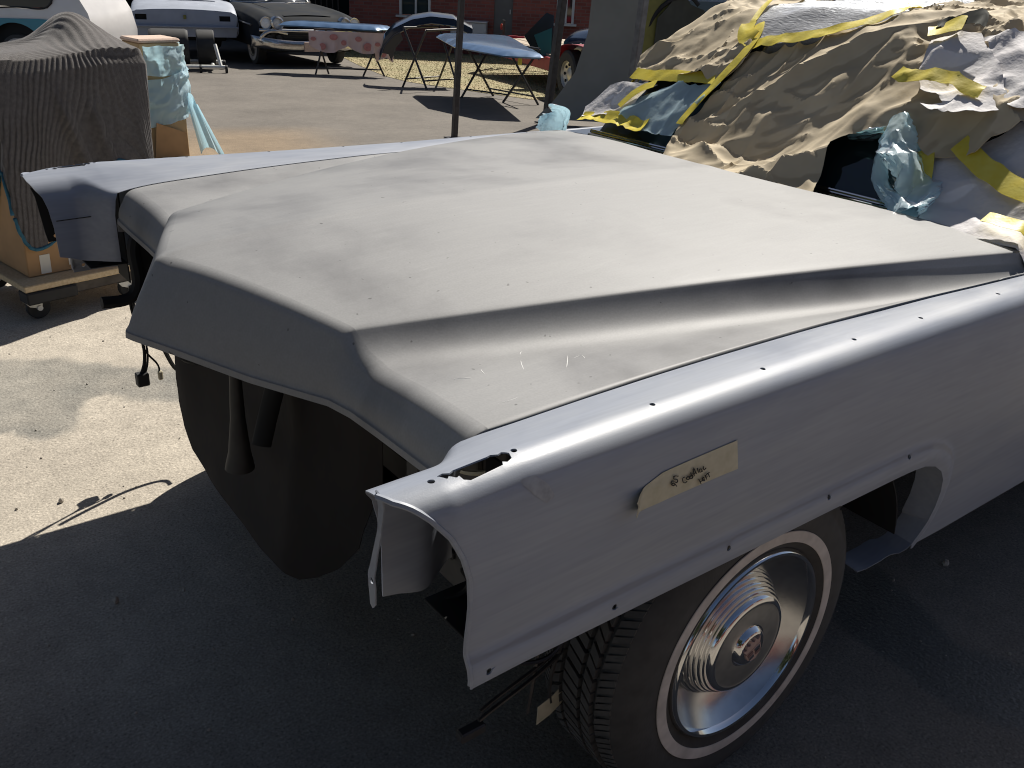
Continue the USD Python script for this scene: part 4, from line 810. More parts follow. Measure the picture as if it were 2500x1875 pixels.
dirw = np.array([.25, .42, .04]); P_ = np.stack([arch+np.array([0, 0, -.10]), arch-dirw*.04, arch, arch+dirw*.5+np.array([0, 0, .03]), arch+dirw], 1); obj('skin', solidify(grid_mesh(P_), .006), 'navy_paint', ar, 50)
obj('side_drop', solidify(grid_mesh(np.stack([arch[:6], arch[:6]+np.array([.12, -.07, -.02]), arch[:6]+np.array([.16, -.09, -.12])], 1)), .004), 'black_paint', ar, 40)
obj('flange', tube(arch+np.array([0, -.005, -.10]), .012, 6), 'navy_paint', ar)
xstand('folding stand carrying the dusty blue panel with floral cloth before the dark sedan', [(5.94, 13.06), (6.2, 13.09), (6.60, 12.61), (6.95, 12.50)], .72)
cp = panel('car_hood_panel', 'dusty pale blue car panel on a folding stand in front of the dark sedan', 'car panel', [(5.50, 13.55), (6.0, 13.85), (7.15, 12.9), (7.25, 12.6), (6.75, 12.4)], .38, .04, 'blue_paint')
fc = thing('floral_cloth', 'pale cloth printed with red flowers, hanging over the stand before the dark sedan', 'cloth', (6.45, 12.85, .30))
u = np.linspace(0, 1, 70); v_ = np.linspace(0, 1, 16)
bott = .22+.12*np.abs(np.sin(u*7))+.16*(u > .78)
Pc = np.array([[(-.62+1.22*a_, .30-.68*a_-.12+.03*np.sin(a_*40)*b_, -b_*bt) for b_ in v_] for a_, bt in zip(u, bott)]); obj('cloth', solidify(grid_mesh(Pc), .002), 'pink_cloth', fc, 60)
for i, (a_, b_) in enumerate([(.06, .5), (.17, .75), (.30, .3), (.42, .7), (.58, .35), (.70, .7), (.82, .45), (.87, .85), (.95, .4)]):
    j = int(a_*69); q = Pc[j, int(b_*15)]+np.array([-.012, -.018, 0]); a, tr = domain(shapely.affinity.scale(Point(0, 0).buffer(.045+.012*(i % 3), 5), 1, .7+.25*(i % 2)), .05); obj('flower', solidify(TM(np.stack([q[0]+a[:, 0]*.87, q[1]-a[:, 0]*.48, q[2]+a[:, 1]], -1), tr), .003), 'faded_red', fc, True)
# tall grey primered panel with a yellow edge, hanging on the posts
gp_ = thing('grey_car_wing', 'tall curved grey primered body panel with yellowish edge standing beside the thick post', 'car panel', (6.35, 6.45, 0))
u = np.linspace(0, 1, 30); v_ = np.linspace(0, 1, 40)
def gpt(a_, b_):   # a_ left to right, b_ bottom to top
    le = np.interp(b_, [0, .12, .3, .55, 1], [-.64, -.46, -.27, -.16, -.12]); ri = .62
    x = le+(ri-le)*a_; return (x, -.0-.74*x-.10*np.sin(np.pi*a_)*(1-.5*b_)-.10*(1-b_)**2, -.16+1.75*b_)
a3 = np.array([[gpt(a_, b_) for b_ in v_] for a_ in np.linspace(0, .62, 20)]); obj('skin', solidify(grid_mesh(a3), .01), 'olive_primer', gp_, 50)
a3 = np.array([[gpt(a_, b_) for b_ in v_] for a_ in np.linspace(.62, 1, 14)]); obj('yellow_edge', solidify(grid_mesh(a3), .01), 'yellow_primer', gp_, 50)
dp = thing('dark_masked_panel', 'dark olive car panel standing behind the tan masking paper at its far left', 'car panel', (7.0, 5.95, .2))
P_ = Polygon([(-.34, -.35), (-.30, .80), (-.10, 1.0), (.12, 1.02), (.20, .95), (.36, .90), (.50, .75), (.62, .55), (.72, .2), (.74, -.35)])
a, tr = domain(P_, .05); obj('skin', solidify(TM(np.stack([a[:, 0]*.8, -.60*a[:, 0]+.10*np.sin(a[:, 0]*5), a[:, 1]], -1), tr), .02), 'dark_green_paper', dp, 40)
e_ = np.array(P_.exterior.coords)[:5]; obj('rolled_edge', tube(spline(np.stack([e_[:, 0]*.8, -.60*e_[:, 0]-.03, e_[:, 1]], -1), 20), .025, 8), 'black_rubber', dp)

# ------------------------------------------------------------------ background vehicles
def loft(secs, mirror=True):
    """secs: list of (x, [(y, z) half profile from the centre line out and down])"""
    P = np.array([[(x, y, z) for y, z in pr] for x, pr in secs], float)
    if mirror: Q = P[:, ::-1] * np.array([1, -1, 1]); P = np.concatenate([Q[:, :-1], P], 1)
    m = grid_mesh(P); n = vnormals(np.array(m.vertices), np.array(m.faces)); c = P.shape[1]//2+P.shape[1]*(len(P)//2)
    if n[c][2] < 0: m.faces = m.faces[:, ::-1]
    return m
def smoothloft(secs, nx=40, ny=10):
    xs = np.array([s[0] for s in secs]); P = np.array([s[1] for s in secs], float); X = np.linspace(xs[0], xs[-1], nx)
    f_ = PchipInterpolator(xs[::-1] if xs[0] > xs[-1] else xs, P[::-1] if xs[0] > xs[-1] else P, axis=0); Q = f_(X)
    t0 = np.linspace(0, 1, P.shape[1]); t1 = np.linspace(0, 1, ny*(P.shape[1]-1)+1); Q = PchipInterpolator(t0, Q, axis=1)(t1)
    return loft([(x, q) for x, q in zip(X, Q)])
def car_wheel(parent, x, y, r=.345, w=.19, side=1, white=True, capmat='chrome_old'):
    t = obj('wheel', lathe([(.05, .02), (.17, .04), (.19, .07), (.19, -.07), (.05, -.05)], 30, center=(x, y, r)), 'dark_metal', parent)
    T = lambda prof: lathe([(a_, b_*(1 if side < 0 else 1)) for a_, b_ in prof], 48, center=(0, 0, 0))
    def put(m): v = m.vertices.copy(); v[:, 1] *= (1 if side < 0 else -1); m2 = TM(v+np.array([x, y, r]), m.faces if side < 0 else m.faces[:, ::-1]); return m2
    obj('tyre', put(T([(.19, .07), (.2, .09), (r-.05, .095), (r-.01, .075), (r, .03), (r, -.03), (r-.01, -.075), (r-.05, -.09), (.19, -.07)])), 'rubber', t)
    if white: obj('whitewall', put(T([(.205, .092), (.21, .098), (r-.075, .099), (r-.07, .094)])), 'whitewall', t)
    obj('hubcap', put(T([(.195, .075), (.19, .09), (.15, .085), (.10, .105), (.05, .115), (0, .117)])), capmat, t)
    return t
# --- dark sedan of the late fifties, nose towards the yard
ch = thing('dark_sedan', 'dusty dark navy vintage sedan with chrome bumper and twin headlamps facing the yard', 'car', G(6.62, 15.2), math.atan2(-.99, -.10))
hp = lambda z0, z1, z2, z3, w: [(0, z0), (.30, z0-.005), (.55, z1), (.74*w, z2), (.90*w, z2-.05), (.97*w, z3), (.96*w, .55), (.90*w, .34)]
body = smoothloft([(.80, hp(.80, .77, .76, .70, .97)), (.74, hp(.86, .84, .86, .76, .985)), (.4, hp(.92, .91, .93, .82, 1)), (-.4, hp(.97, .96, .98, .86, 1)), (-1.1, hp(1.0, .99, 1.0, .88, 1)), (-2.4, hp(1.0, .99, 1.0, .88, 1)), (-3.9, hp(.98, .97, .97, .86, .98))], 60, 6)
mat('dusty_navy', (.010, .015, .024), .8, col2=(.026, .027, .027), vscale=3, coat=0, spec=.12)
obj('body', solidify(body, .01), 'dusty_navy', ch, 40)
obj('engine_bay', rbox(1.2, 1.6, .55, .01, (.1, 0, .55)), 'engine_dark', ch)
for sy in (-1, 1):
    hl = obj('headlamp_pod', tube([(.60, sy*.70, .80), (.83, sy*.71, .775)], .0, 6) if 0 else cat([lathe([(.0, .0), (.10, 0), (.12, .02), (.115, .10), (.09, .12)], 26, center=(0, 0, 0))]).apply_transform(trimesh.transformations.rotation_matrix(math.pi/2, [0, 0, 1])).apply_translation((.76, sy*.63, .775)), 'chrome_old', ch)
    for k in (.63, .83):
        m = lathe([(.09, .0), (.105, .03), (.10, .055), (.088, .05)], 26); m.apply_transform(trimesh.transformations.rotation_matrix(math.pi/2, [0, 0, 1])); m.apply_translation((.78, sy*k, .775)); b_ = obj('headlamp', m, 'chrome_old', ch)
        m = lathe([(.0, .045), (.05, .042), (.088, .03)], 24); m.apply_transform(trimesh.transformations.rotation_matrix(math.pi/2, [0, 0, 1])); m.apply_translation((.785, sy*k, .775)); obj('lens', m, 'lens', b_)
    m = cat([tube(spline([(.80, sy*.45, .60), (.83, sy*.62, .635), (.82, sy*.86, .60), (.80, sy*.92, .52), (.82, sy*.80, .45), (.84, sy*.55, .47)], 30), .035, 10)]); obj('grille_pod', m, 'chrome_old', ch)
    for k in (.60, .78):
        m = lathe([(.0, .02), (.045, .02), (.06, 0)], 18); m.apply_transform(trimesh.transformations.rotation_matrix(math.pi/2, [0, 0, 1])); m.apply_translation((.80, sy*k, .535)); obj('parking_lamp', m, 'grille_dark', ch)
    obj('side_spear', tube([(.45, sy*.985, .72), (-1.5, sy*.99, .76)], .018, 8), 'chrome_old', ch)
obj('grille', cat([rbox(.03, 1.5, .20, .01, (.76, 0, .54))]+[rbox(.02, 1.0, .012, .002, (.80, 0, .47+.035*k)) for k in range(5)]), 'grille_dark', ch)
obj('grille_bar', tube(spline([(.80, -.95, .66), (.85, -.5, .655), (.87, 0, .65), (.85, .5, .655), (.80, .95, .66)], 24), .03, 10), 'chrome_old', ch)
bs_ = spline([(.45, -1.0, .47), (.72, -.99, .46), (.88, -.80, .44), (.94, -.4, .40), (.95, 0, .40), (.94, .4, .40), (.88, .80, .44), (.72, .99, .46), (.45, 1.0, .47)], 60)
bumper = np.array([[p+np.array([d*.035, 0, zz]) for d, zz in ((-.6, .09), (.3, .085), (1, .05), (1.15, 0), (.8, -.05), (.1, -.085), (-.6, -.09))] for p in bs_]); obj('bumper', solidify(grid_mesh(bumper), .006), 'chrome_old', ch, 50)
obj('licence_panel', rbox(.03, .52, .16, .006, (1.0, .05, .39)), 'tan_fuzzy', ch)
wsx = lambda z: -1.05-.55*(z-1.0)/.42
wg = np.array([[(wsx(z)-.35*abs(y/.80)**2.6, y*(1-.16*(z-1.0)/.42), z) for z in np.linspace(1.0, 1.42, 12)] for y in np.linspace(-.80, .80, 36)])
obj('windshield', solidify(grid_mesh(wg), .006), 'car_glass', ch, True)
obj('windshield_frame', cat([tube(wg[:, 0], .018, 8), tube(wg[0], .02, 8), tube(wg[-1], .02, 8), tube(wg[:, -1], .02, 8)]), 'chrome_old', ch)
obj('roof', solidify(smoothloft([(-1.55, [(0, 1.44), (.4, 1.43), (.62, 1.40), (.66, 1.37)]), (-2.2, [(0, 1.49), (.4, 1.48), (.63, 1.44), (.68, 1.38)]), (-3.2, [(0, 1.44), (.4, 1.43), (.62, 1.38), (.66, 1.30)])], 20, 6), .02), 'dusty_navy', ch, 50)
for sy in (-1, 1):
    obj('roof_pillar', tube([(-2.35, sy*.80, 1.0), (-2.3, sy*.70, 1.40)], .03, 8), 'steel_dark', ch); obj('vent_post', tube([(-1.75, sy*.86, 1.0), (-1.72, sy*.74, 1.40)], .018, 8), 'chrome_old', ch)
obj('seat', rbox(.5, 1.4, .5, .08, (-2.5, 0, .95)), 'red_cloth', ch)
w_ = tube([(-1.85+.0*math.cos(k), .38+.19*math.cos(k), 1.02+.17*math.sin(k)) for k in np.linspace(0, 2*np.pi, 30)], .012, 6); obj('steering_wheel', w_, 'black_rubber', ch)
obj('wiper', cat([tube([(-1.0, -.5, 1.02), (-1.12, -.05, 1.06)], .008, 6), tube([(-1.0, .15, 1.02), (-1.12, .6, 1.06)], .008, 6)]), 'chrome_old', ch)
obj('hood_dust', solidify(smoothloft([(.66, [(0, .905), (.2, .90), (.44, .885)]), (-.2, [(0, .972), (.2, .968), (.46, .955)]), (-1.0, [(0, 1.008), (.2, 1.004), (.50, .995)])], 20, 6), .004), 'dusty_navy', ch, 50)
for x_w, y_w in ((0, -.76), (0, .76), (-2.95, -.76), (-2.95, .76)): car_wheel(ch, x_w, y_w, side=-1 if y_w < 0 else 1)
# --- pale primered body shell with open lamp holes on a wheeled rig
ws_ = thing('primered_body_shell', 'pale blue grey primered car shell with two empty lamp holes on a wheeled rig', 'car', G(4.72, 15.7), math.atan2(-.95, -.32))
rp = lambda zt, zb, w: [(0, zt), (.45*w, zt-.01), (.80*w, zt-.04), (.90*w, zt-.10), (.92*w, zb+.12), (.88*w, zb)]
obj('body', solidify(smoothloft([(.0, rp(.90, .46, 1)), (-.25, rp(.96, .46, 1)), (-1.1, rp(1.02, .46, 1)), (-3.6, rp(1.0, .46, 1))], 40, 6), .01), 'pale_primer', ws_, 40)
fp = Polygon([(-.88, .62), (.88, .62), (.90, .80), (.80, .87), (0, .895), (-.80, .87), (-.90, .80)])
for yy in (-.74, .68): fp = fp.difference(sbox(yy-.09, .71, yy+.10, .80))
a, tr = domain(fp, .05); obj('tail_panel', solidify(TM(np.c_[.012+.05*(.9-a[:, 1]), a[:, 0], a[:, 1]], tr), .012), 'pale_primer', ws_)
fp = Polygon([(-.86, .44), (.86, .44), (.90, .60), (-.90, .60)]); a, tr = domain(fp, .08); obj('valance', solidify(TM(np.c_[.05-.10*(.6-a[:, 1]), a[:, 0], a[:, 1]], tr), .012), 'pale_primer', ws_)
obj('bumper_step', rbox(.07, 1.82, .03, .01, (.055, 0, .61)), 'pale_primer', ws_)
obj('lamp_cavity', cat([rbox(.1, .24, .14, .004, (-.08, -.74, .755)), rbox(.1, .24, .14, .004, (-.08, .68, .755))]), 'engine_dark', ws_)
obj('badge', rbox(.012, .05, .07, .004, (.045, 0, .77)), 'yellow_primer', ws_)
obj('underbody', rbox(3.2, 1.4, .2, .02, (-1.9, 0, .45)), 'engine_dark', ws_)
obj('deck_load', film_knot([(-.9, -.6, 1.06), (-.9, .0, 1.12), (-.9, .6, 1.08)], [.08, .13, .09], 47), 'clear_film', ws_, 40)
obj('cabin', rbox(1.4, 1.3, .42, .10, (-2.1, 0, 1.22)), 'engine_dark', ws_)
rg = thing('wheeled_rig', 'low steel trolley on casters with dark drum under the pale primered shell', 'trolley', G(4.0, 14.0), math.atan2(-.95, -.32))
obj('drum', lathe([(.0, .3), (.26, .3), (.28, .25), (.28, -.25), (.26, -.3), (0, -.3)], 30, center=(-.15, -.15, .36)), 'black_rubber', rg)
obj('drum', lathe([(.0, .14), (.27, .14), (.28, .12), (.28, -.12), (.27, -.14), (0, -.14)], 30, center=(-.35, .42, .34)), 'black_rubber', rg)
obj('frame', cat([tube([(.25, -.7, .10), (.25, .7, .10)], .03, 8), tube([(-.5, -.7, .10), (-.5, .7, .10)], .03, 8), tube([(.25, .5, .10), (-.5, .5, .10)], .03, 8), tube([(.25, .62, .10), (.02, .56, .42)], .03, 8)]), 'zinc', rg)
for q in ((.25, -.7), (.25, .7), (-.5, .7), (.25, .3)): obj('caster', lathe([(0, .02), (.06, .02), (.065, .012), (.065, -.012), (.06, -.02), (0, -.02)], 20, center=(q[0], q[1], .066)), 'black_rubber', rg)
# --- teal and white vehicle at the left edge
tv = thing('two_tone_wagon', 'white and teal two tone vintage wagon side behind the blanket, at the left edge', 'car', G(1.80, 13.87), math.atan2(-.669, .743)); UsdGeom.Xformable(tv).AddScaleOp().Set(Gf.Vec3f(.9, .9, .8))
def side_sheet(poly, depth, z_mat, name, bulge=.06, th=.02, parent=tv, h=.07):
    a, tr = domain(poly, h); y = depth-bulge*np.clip((a[:, 1]-.9)/.6, -1, 1)**2; return obj(name, solidify(TM(np.stack([a[:, 0], -y, a[:, 1]], -1), tr), th), z_mat, parent, 50)
archp = Point(-.25, .42).buffer(.46, 16)
low_ = Polygon([(-3.6, .30), (1.0, .30), (1.06, .75), (1.03, .93), (.2, .965), (-.9, .93), (-1.6, .90), (-3.6, .92)]).difference(archp).difference(sbox(-.71, 0, .21, .42))
side_sheet(low_, .02, 'teal_paint', 'lower_body')
upp = Polygon([(-3.6, .92), (-1.6, .90), (-.9, .93), (.2, .965), (1.03, .93), (1.0, 1.10), (.90, 1.30), (.78, 1.62), (.60, 1.78), (-3.6, 1.80)]).difference(Polygon([(-1.5, 1.60), (-1.48, 1.26), (-1.38, 1.185), (.0, 1.145), (.34, 1.17), (.42, 1.25), (.40, 1.60)]).buffer(.02))
side_sheet(upp, .0, 'white_paint', 'upper_body')
a, tr = domain(Polygon([(-1.5, 1.62), (-1.48, 1.26), (-1.38, 1.185), (.0, 1.145), (.34, 1.17), (.42, 1.25), (.40, 1.62)]), .15); obj('window', TM(np.stack([a[:, 0], np.full(len(a), .02), a[:, 1]], -1), tr), 'glass_dark', tv)
wr_ = np.array([(-1.48, .005, 1.26), (-1.38, .005, 1.185), (.0, .005, 1.145), (.34, .005, 1.17), (.42, .005, 1.25), (.41, .005, 1.6)]); obj('window_rubber', tube(spline(wr_, 40), .014, 6), 'black_rubber', tv)
obj('end_panel', solidify(grid_mesh(np.array([[(x+.03*math.sin(v*3), .0+1.5*v, z) for v in np.linspace(0, 1, 8)] for x, z in [(1.04, .3), (1.07, .75), (1.03, .95), (1.0, 1.1), (.90, 1.3), (.78, 1.62)]])), .02), 'white_paint', tv, 50)
obj('top', rbox(4.3, 1.5, .05, .02, (-1.45, .78, 1.80)), 'white_paint', tv)
obj('wheel_well', rbox(1.1, .6, .8, .02, (-.25, .40, .55)), 'engine_dark', tv)
car_wheel(tv, -.25, .12, r=.34, side=-1)
# --- red trailer with a navy car on it
tr_ = thing('red_trailer', 'dark red car trailer with black tyred wheel standing on the grass by the brick wall', 'trailer', G(8.22, 8.73), math.atan2(.962, .273))
for yy in (-.1, -1.7):
    obj('side_rail', beam((-2.4, (.12 if yy > -1 else -1.85), .36), (4.4, (.12 if yy > -1 else -1.85), .36), .06, .20), 'red_paint', tr_)
obj('tongue', cat([beam((4.4, .10, .36), (5.6, -.80, .38), .07, .12), beam((4.4, -1.8, .36), (5.6, -.90, .38), .07, .12)]), 'red_paint', tr_)
obj('crossbar', beam((4.38, -1.85, .36), (4.38, .12, .36), .08, .16), 'red_paint', tr_)
dk_ = []
for k in range(7): obj('deck_plank', rbox(6.6, .24, .03, .004, (.95, -1.72+.275*k, .475)), 'deck_wood', tr_)
obj('deck_base', rbox(6.5, 1.9, .02, .004, (.95, -.87, .448)), 'steel_dark', tr_)
obj('jack', cat([tube([(5.1, -.6, .02), (5.1, -.6, .75)], .03, 8), rbox(.14, .14, .14, .01, (5.1, -.6, .20))]), 'steel_dark', tr_)
obj('tail_lamp', lathe([(0, .03), (.05, .03), (.06, 0)], 14, center=(5.5, -.70, .60)), 'red_cloth', tr_)
for x_w in (0.0, -.85):
    m = lathe([(.19, .08), (.2, .10), (.30, .105), (.335, .085), (.345, .03), (.345, -.06), (.33, -.09), (.2, -.09), (.19, -.08)], 40); v = m.vertices*np.array([1, -1, 1])+np.array([x_w, .27, .345]); wl_ = obj('wheel', TM(v, m.faces[:, ::-1]), 'rubber', tr_)
    m = lathe([(.195, .085), (.19, .095), (.17, .06), (.10, .04), (.06, .06), (.0, .06)], 36); v = m.vertices*np.array([1, -1, 1])+np.array([x_w, .27, .345]); rim_ = obj('rim', TM(v, m.faces[:, ::-1]), 'bare_rim', wl_)
    for k in range(8): an_ = k*np.pi/4; obj('rim_hole', tube([(x_w+.135*math.cos(an_), .315, .345+.135*math.sin(an_)), (x_w+.135*math.cos(an_), .330, .345+.135*math.sin(an_))], .022, 10), 'engine_dark', wl_)
th = np.linspace(.25, np.pi-.25, 20); obj('mudguard', solidify(grid_mesh(np.array([[(-.42+.92*math.cos(k)*1.0, yy, .30+.48*math.sin(k)**.6) for yy in (.13, .42)] for k in th])), .01), 'red_paint', tr_, 50)
obj('plate_reflector', rbox(.16, .01, .09, .002, (.75, .155, .44)), 'cream_tape', tr_)
nc = thing('navy_car_front', 'dark navy car front end loaded on the red trailer', 'car', G(8.99, 8.3, .46), math.atan2(.962, .273))
obj('body', solidify(smoothloft([(1.15, [(0, .40), (.5, .40), (.78, .34), (.86, .22), (.82, .05)]), (.9, [(0, .48), (.5, .48), (.80, .42), (.90, .26), (.86, .05)]), (0, [(0, .56), (.5, .56), (.80, .52), (.92, .34), (.88, .05)]), (-1.6, [(0, .62), (.5, .62), (.82, .56), (.92, .36), (.88, .05)])], 30, 6), .012), 'navy_paint', nc, 45)
obj('cabin', rbox(1.3, 1.3, .4, .12, (-1.2, 0, .80)), 'glass_dark', nc)
td = thing('teal_door', 'dark teal car door leaning on the trailer beside the navy car front', 'car door', G(8.45, 10.25, .36), math.atan2(-.62, .78))
a, tr = domain(Polygon([(-.22, .42), (.12, .78), (.24, .74), (.26, .06), (.10, -.02)]), .12); obj('shell', solidify(TM(np.c_[a[:, 0], .15*a[:, 1], a[:, 1]], tr), .05), 'black_paint', td)
a, tr = domain(Polygon([(-.06, .44), (.22, .56), (.23, .12), (.12, .05)]), .12); obj('inner_trim', solidify(TM(np.c_[a[:, 0], -.012+.15*a[:, 1], a[:, 1]], tr), .01), 'teal_dark', td)
# --- white box vehicle far right
wv = thing('white_van', 'white box bodied van roofline beyond the masked roof, at the top right', 'van', G(14.3, 11.3), math.atan2(-1.1, 1.3))
obj('body', rbox(5.0, 2.0, 1.45, .12, (0, 0, 1.15)), 'pale_primer', wv)
obj('lower_trim', rbox(4.9, 2.04, .12, .02, (0, 0, .95)), 'black_rubber', wv)
obj('roof', rbox(3.6, 1.8, .45, .15, (-.4, 0, 2.05)), 'pale_primer', wv)
for x_w in (-1.6, 1.6): car_wheel(wv, x_w, -.9, side=-1, white=False)

# ------------------------------------------------------------------ brick house, air conditioner, shed, hedge
def brickmat(name, rot):
    n = {'g': ('geometry', {}), 'm': ('mapping', {'rotation': (0, 0, rot)}), 'sx': ('separate_xyz', {}), 'cx': ('combine_xyz', {}), 'b': ('brick_texture', {'scale': 1.0, 'brick_width': .215, 'row_height': .075, 'mortar_size': .008, 'color1': (.20, .055, .04), 'color2': (.29, .085, .06), 'mortar': (.20, .12, .10)}),
         'n': ('noise_texture', {'scale': 1.5, 'detail': 4}), 'r': ('rgb_ramp', {'ramp': [(.3, (.8, .8, .8)), (.7, (1.15, 1.15, 1.15))]}), 'x': ('mix', {'mix_type': 'multiply', 'fac': 1.}), 'p': ('principled_bsdf', {'roughness': .85}), 'bp': ('bump', {'strength': .6, 'distance': .006})}
    l = [('g.position', 'm.vector'), ('m.vector', 'sx.vector'), ('sx.x', 'cx.x'), ('sx.z', 'cx.y'), ('cx.vector', 'b.vector'), ('g.position', 'n.vector'), ('n.fac', 'r.fac'), ('b.color', 'x.color1'), ('r.color', 'x.color2'), ('x.color', 'p.base_color'), ('b.fac', 'bp.height'), ('bp.normal', 'p.normal')]
    n['bp'][1]['invert'] = True
    M[name] = usdkit.material(stage, f'/World/Looks/{name}', n, l, surface='p.BSDF')
wang = math.atan2(-.654, .757)
brickmat('brick_wall', -wang)
gw = -.66
bh = thing('brick_house', 'low red brick house with white framed windows across the yard', 'house', (9.85, 19.17, gw), wang)
# local x along the wall, +y away from the yard (wall face at y=0)
wl = sbox(0, 0, 10.5, 2.9)
WIN = [(1.20, .86, 1.95, 2.1), (4.93, .86, 5.35, 2.1), (6.1, .86, 6.7, 2.1), (8.6, .86, 9.5, 2.1)]
for q in WIN: wl = wl.difference(sbox(*q))
wl = wl.difference(sbox(3.46, .0, 3.90, 2.1))
a, tr = domain(wl, .6); m = TM(np.c_[a[:, 0], 0*a[:, 0], a[:, 1]], tr)
if vnormals(np.array(m.vertices), tr)[0][1] > 0: m.faces = m.faces[:, ::-1]
wall_ = obj('wall', solidify(m, .2), 'brick_wall', bh, False)
for q in WIN:
    w0 = obj('window', cat([rbox(.06, .08, q[3]-q[1], .004, (q[0]+.03, .03, (q[1]+q[3])/2)), rbox(.06, .08, q[3]-q[1], .004, (q[2]-.03, .03, (q[1]+q[3])/2)), rbox(.045, .07, q[3]-q[1]-.002, .004, ((q[0]+q[2])/2+.02, .035, (q[1]+q[3])/2))]), 'window_frame', bh)
    obj('sill', rbox(q[2]-q[0]+.14, .14, .05, .006, ((q[0]+q[2])/2, -.02, q[1]-.026)), 'window_frame', w0)
    obj('pane', rbox(q[2]-q[0]-.1, .01, q[3]-q[1]-.02, .001, ((q[0]+q[2])/2, .07, (q[1]+q[3])/2)), 'glass_dark', w0)
d0 = obj('door', rbox(.44, .05, 2.09, .004, (3.68, .05, 1.046)), 'dull_grey', bh); obj('handle', tube([(3.84, .0, 1.0), (3.84, .0, 1.1)], .012, 6), 'zinc', d0)
obj('roof', solidify(grid_mesh(np.array([[(x, y, 2.9+.42*(y+.6)) for y in (-.6, 4.4)] for x in (-.5, 11)])), .12), 'dark_metal', bh)
obj('side_wall', rbox(.2, 8, 2.9, .004, (.105, 4.2, 1.45)), 'brick_red', bh)
ac = thing('air_conditioner', 'white box air conditioner standing against the brick wall beside the grey door', 'air conditioner', (9.85+.757*2.9+.25*-.654, 19.17-.654*2.9+.25*-.757, gw+.62), wang)
obj('casing', rbox(.84, .36, .36, .02, (0, 0, .0)), 'window_frame', ac); obj('top_plate', rbox(.88, .40, .03, .008, (0, 0, .195)), 'white_paint', ac)
obj('bracket', cat([rbox(.04, .34, .45, .004, (-.3, 0, -.40)), rbox(.04, .34, .45, .004, (.3, 0, -.40))]), 'dull_grey', ac)
sh_ = thing('open_garage', 'dark open garage bay with iron grille left of the brick house', 'garage', (9.85, 19.17, gw), wang)
obj('back_wall', rbox(7.5, .2, 3.0, .01, (-4.0, 4.0, 1.5)), 'engine_dark', sh_); obj('side_wall', rbox(.2, 4, 3.0, .01, (-7.7, 2.0, 1.5)), 'brick_red', sh_); obj('roof', rbox(8.0, 5.0, .2, .02, (-4.0, 1.7, 3.1)), 'dark_metal', sh_); obj('header', rbox(7.6, .2, .8, .01, (-4.0, .0, 2.6)), 'dark_metal', sh_)
for k in range(9): obj('grille_bar', tube([(-1.5+.14*k, .5, 0), (-1.5+.14*k, .5, 2.2)], .014, 6), 'steel_dark', sh_)
for k in range(5): obj('grille_bar', tube([(-1.6, .5, .4+.35*k), (-.3, .5, .4+.35*k)], .012, 6), 'steel_dark', sh_)
for i, (xx, zz, w__) in enumerate([(-2.4, .75, .5), (-2.6, 1.05, .35), (-2.2, 1.3, .4), (-3.2, .9, .6)]): tag(obj('shelf_box', xf(rbox(w__, .4, .22, .01), (9.85+.757*xx+.6*.654, 19.17-.654*xx+.6*.757, gw+zz), wang), 'window_frame' if i % 2 else 'steel_grey'), ['white carton low in the dark garage', 'grey carton in the middle of the dark garage stack', 'white carton topmost in the dark garage', 'wide grey carton furthest left in the dark garage'][i], 'box')
tag(obj('garage_shelf', cat([xf(rbox(2.0, .5, .04, .005), (9.85+.757*-2.6+.6*.654, 19.17+.654*2.6+.6*.757, gw+z_), wang) for z_ in (.6, .92, 1.17)]+[xf(rbox(.05, .5, 1.3, .004), (9.85+.757*x_+.6*.654, 19.17-.654*x_+.6*.757, gw+.65), wang) for x_ in (-3.6, -1.6)]), 'steel_grey'), 'grey steel shelf rack inside the dark garage', 'shelf')
# grass strip
gpoly = Polygon([(9.5, 19.3), (8.9, 18.4), (8.28, 16.54), (7.61, 14.58), (6.99, 12.58), (6.85, 11.54), (7.06, 10.09), (7.28, 8.86), (8.8, 7.4), (16, 7), (17.5, 12.5), (13.1, 16.3)])
a, tr = domain(gpoly, .25)
mat('grass_soil', (.34, .27, .15), .9, col2=(.27, .25, .12), vscale=1.2)
base = TM(np.c_[a, gz(a[:, 0], a[:, 1])+.006], tr)
nb2 = 60000; q = rng.uniform([6.8, 7.0], [14, 19.3], (nb2, 2)); q = q[shapely.contains_xy(gpoly, q[:, 0], q[:, 1])]; z0 = gz(q[:, 0], q[:, 1]); an_ = rng.uniform(0, 6.28, len(q)); hh = rng.uniform(.006, .026, len(q)); dx, dy = np.cos(an_)*.011, np.sin(an_)*.011; le = rng.normal(0, .025, (len(q), 2))
bv = np.stack([np.c_[q[:, 0]-dx, q[:, 1]-dy, z0], np.c_[q[:, 0]+dx, q[:, 1]+dy, z0], np.c_[q+le, z0+hh]], 1).reshape(-1, 3)
def grass_extra(n, l):
    n['p'][1].pop('base_color', None); n['n1'] = ('noise_texture', {'scale': .9, 'detail': 4, 'roughness': .7}); n['gi'] = ('geometry', {}); n['ad'] = ('math', {'math_type': 'multiply_add', 'value2': .16})
    n['r1'] = ('rgb_ramp', {'ramp': [(.36, (.16, .17, .06)), (.48, (.33, .28, .13)), (.64, (.48, .38, .22))]})
    l += [('g.position', 'n1.vector'), ('gi.random_per_island', 'ad.value1'), ('n1.fac', 'ad.value3'), ('ad.value', 'r1.fac'), ('r1.color', 'p.base_color')]
mat('grass_blades', (.2, .2, .1), .8, extra=grass_extra)
gb_ = obj('dry_grass', TM(bv, np.arange(len(bv)).reshape(-1, 3)), 'grass_blades', None, False); tag(gb_, 'patchy dry yellow and green grass before the brick house', 'grass', kind='stuff')
tag(obj('lawn_soil', base, 'grass_soil', None, False), kind='structure')
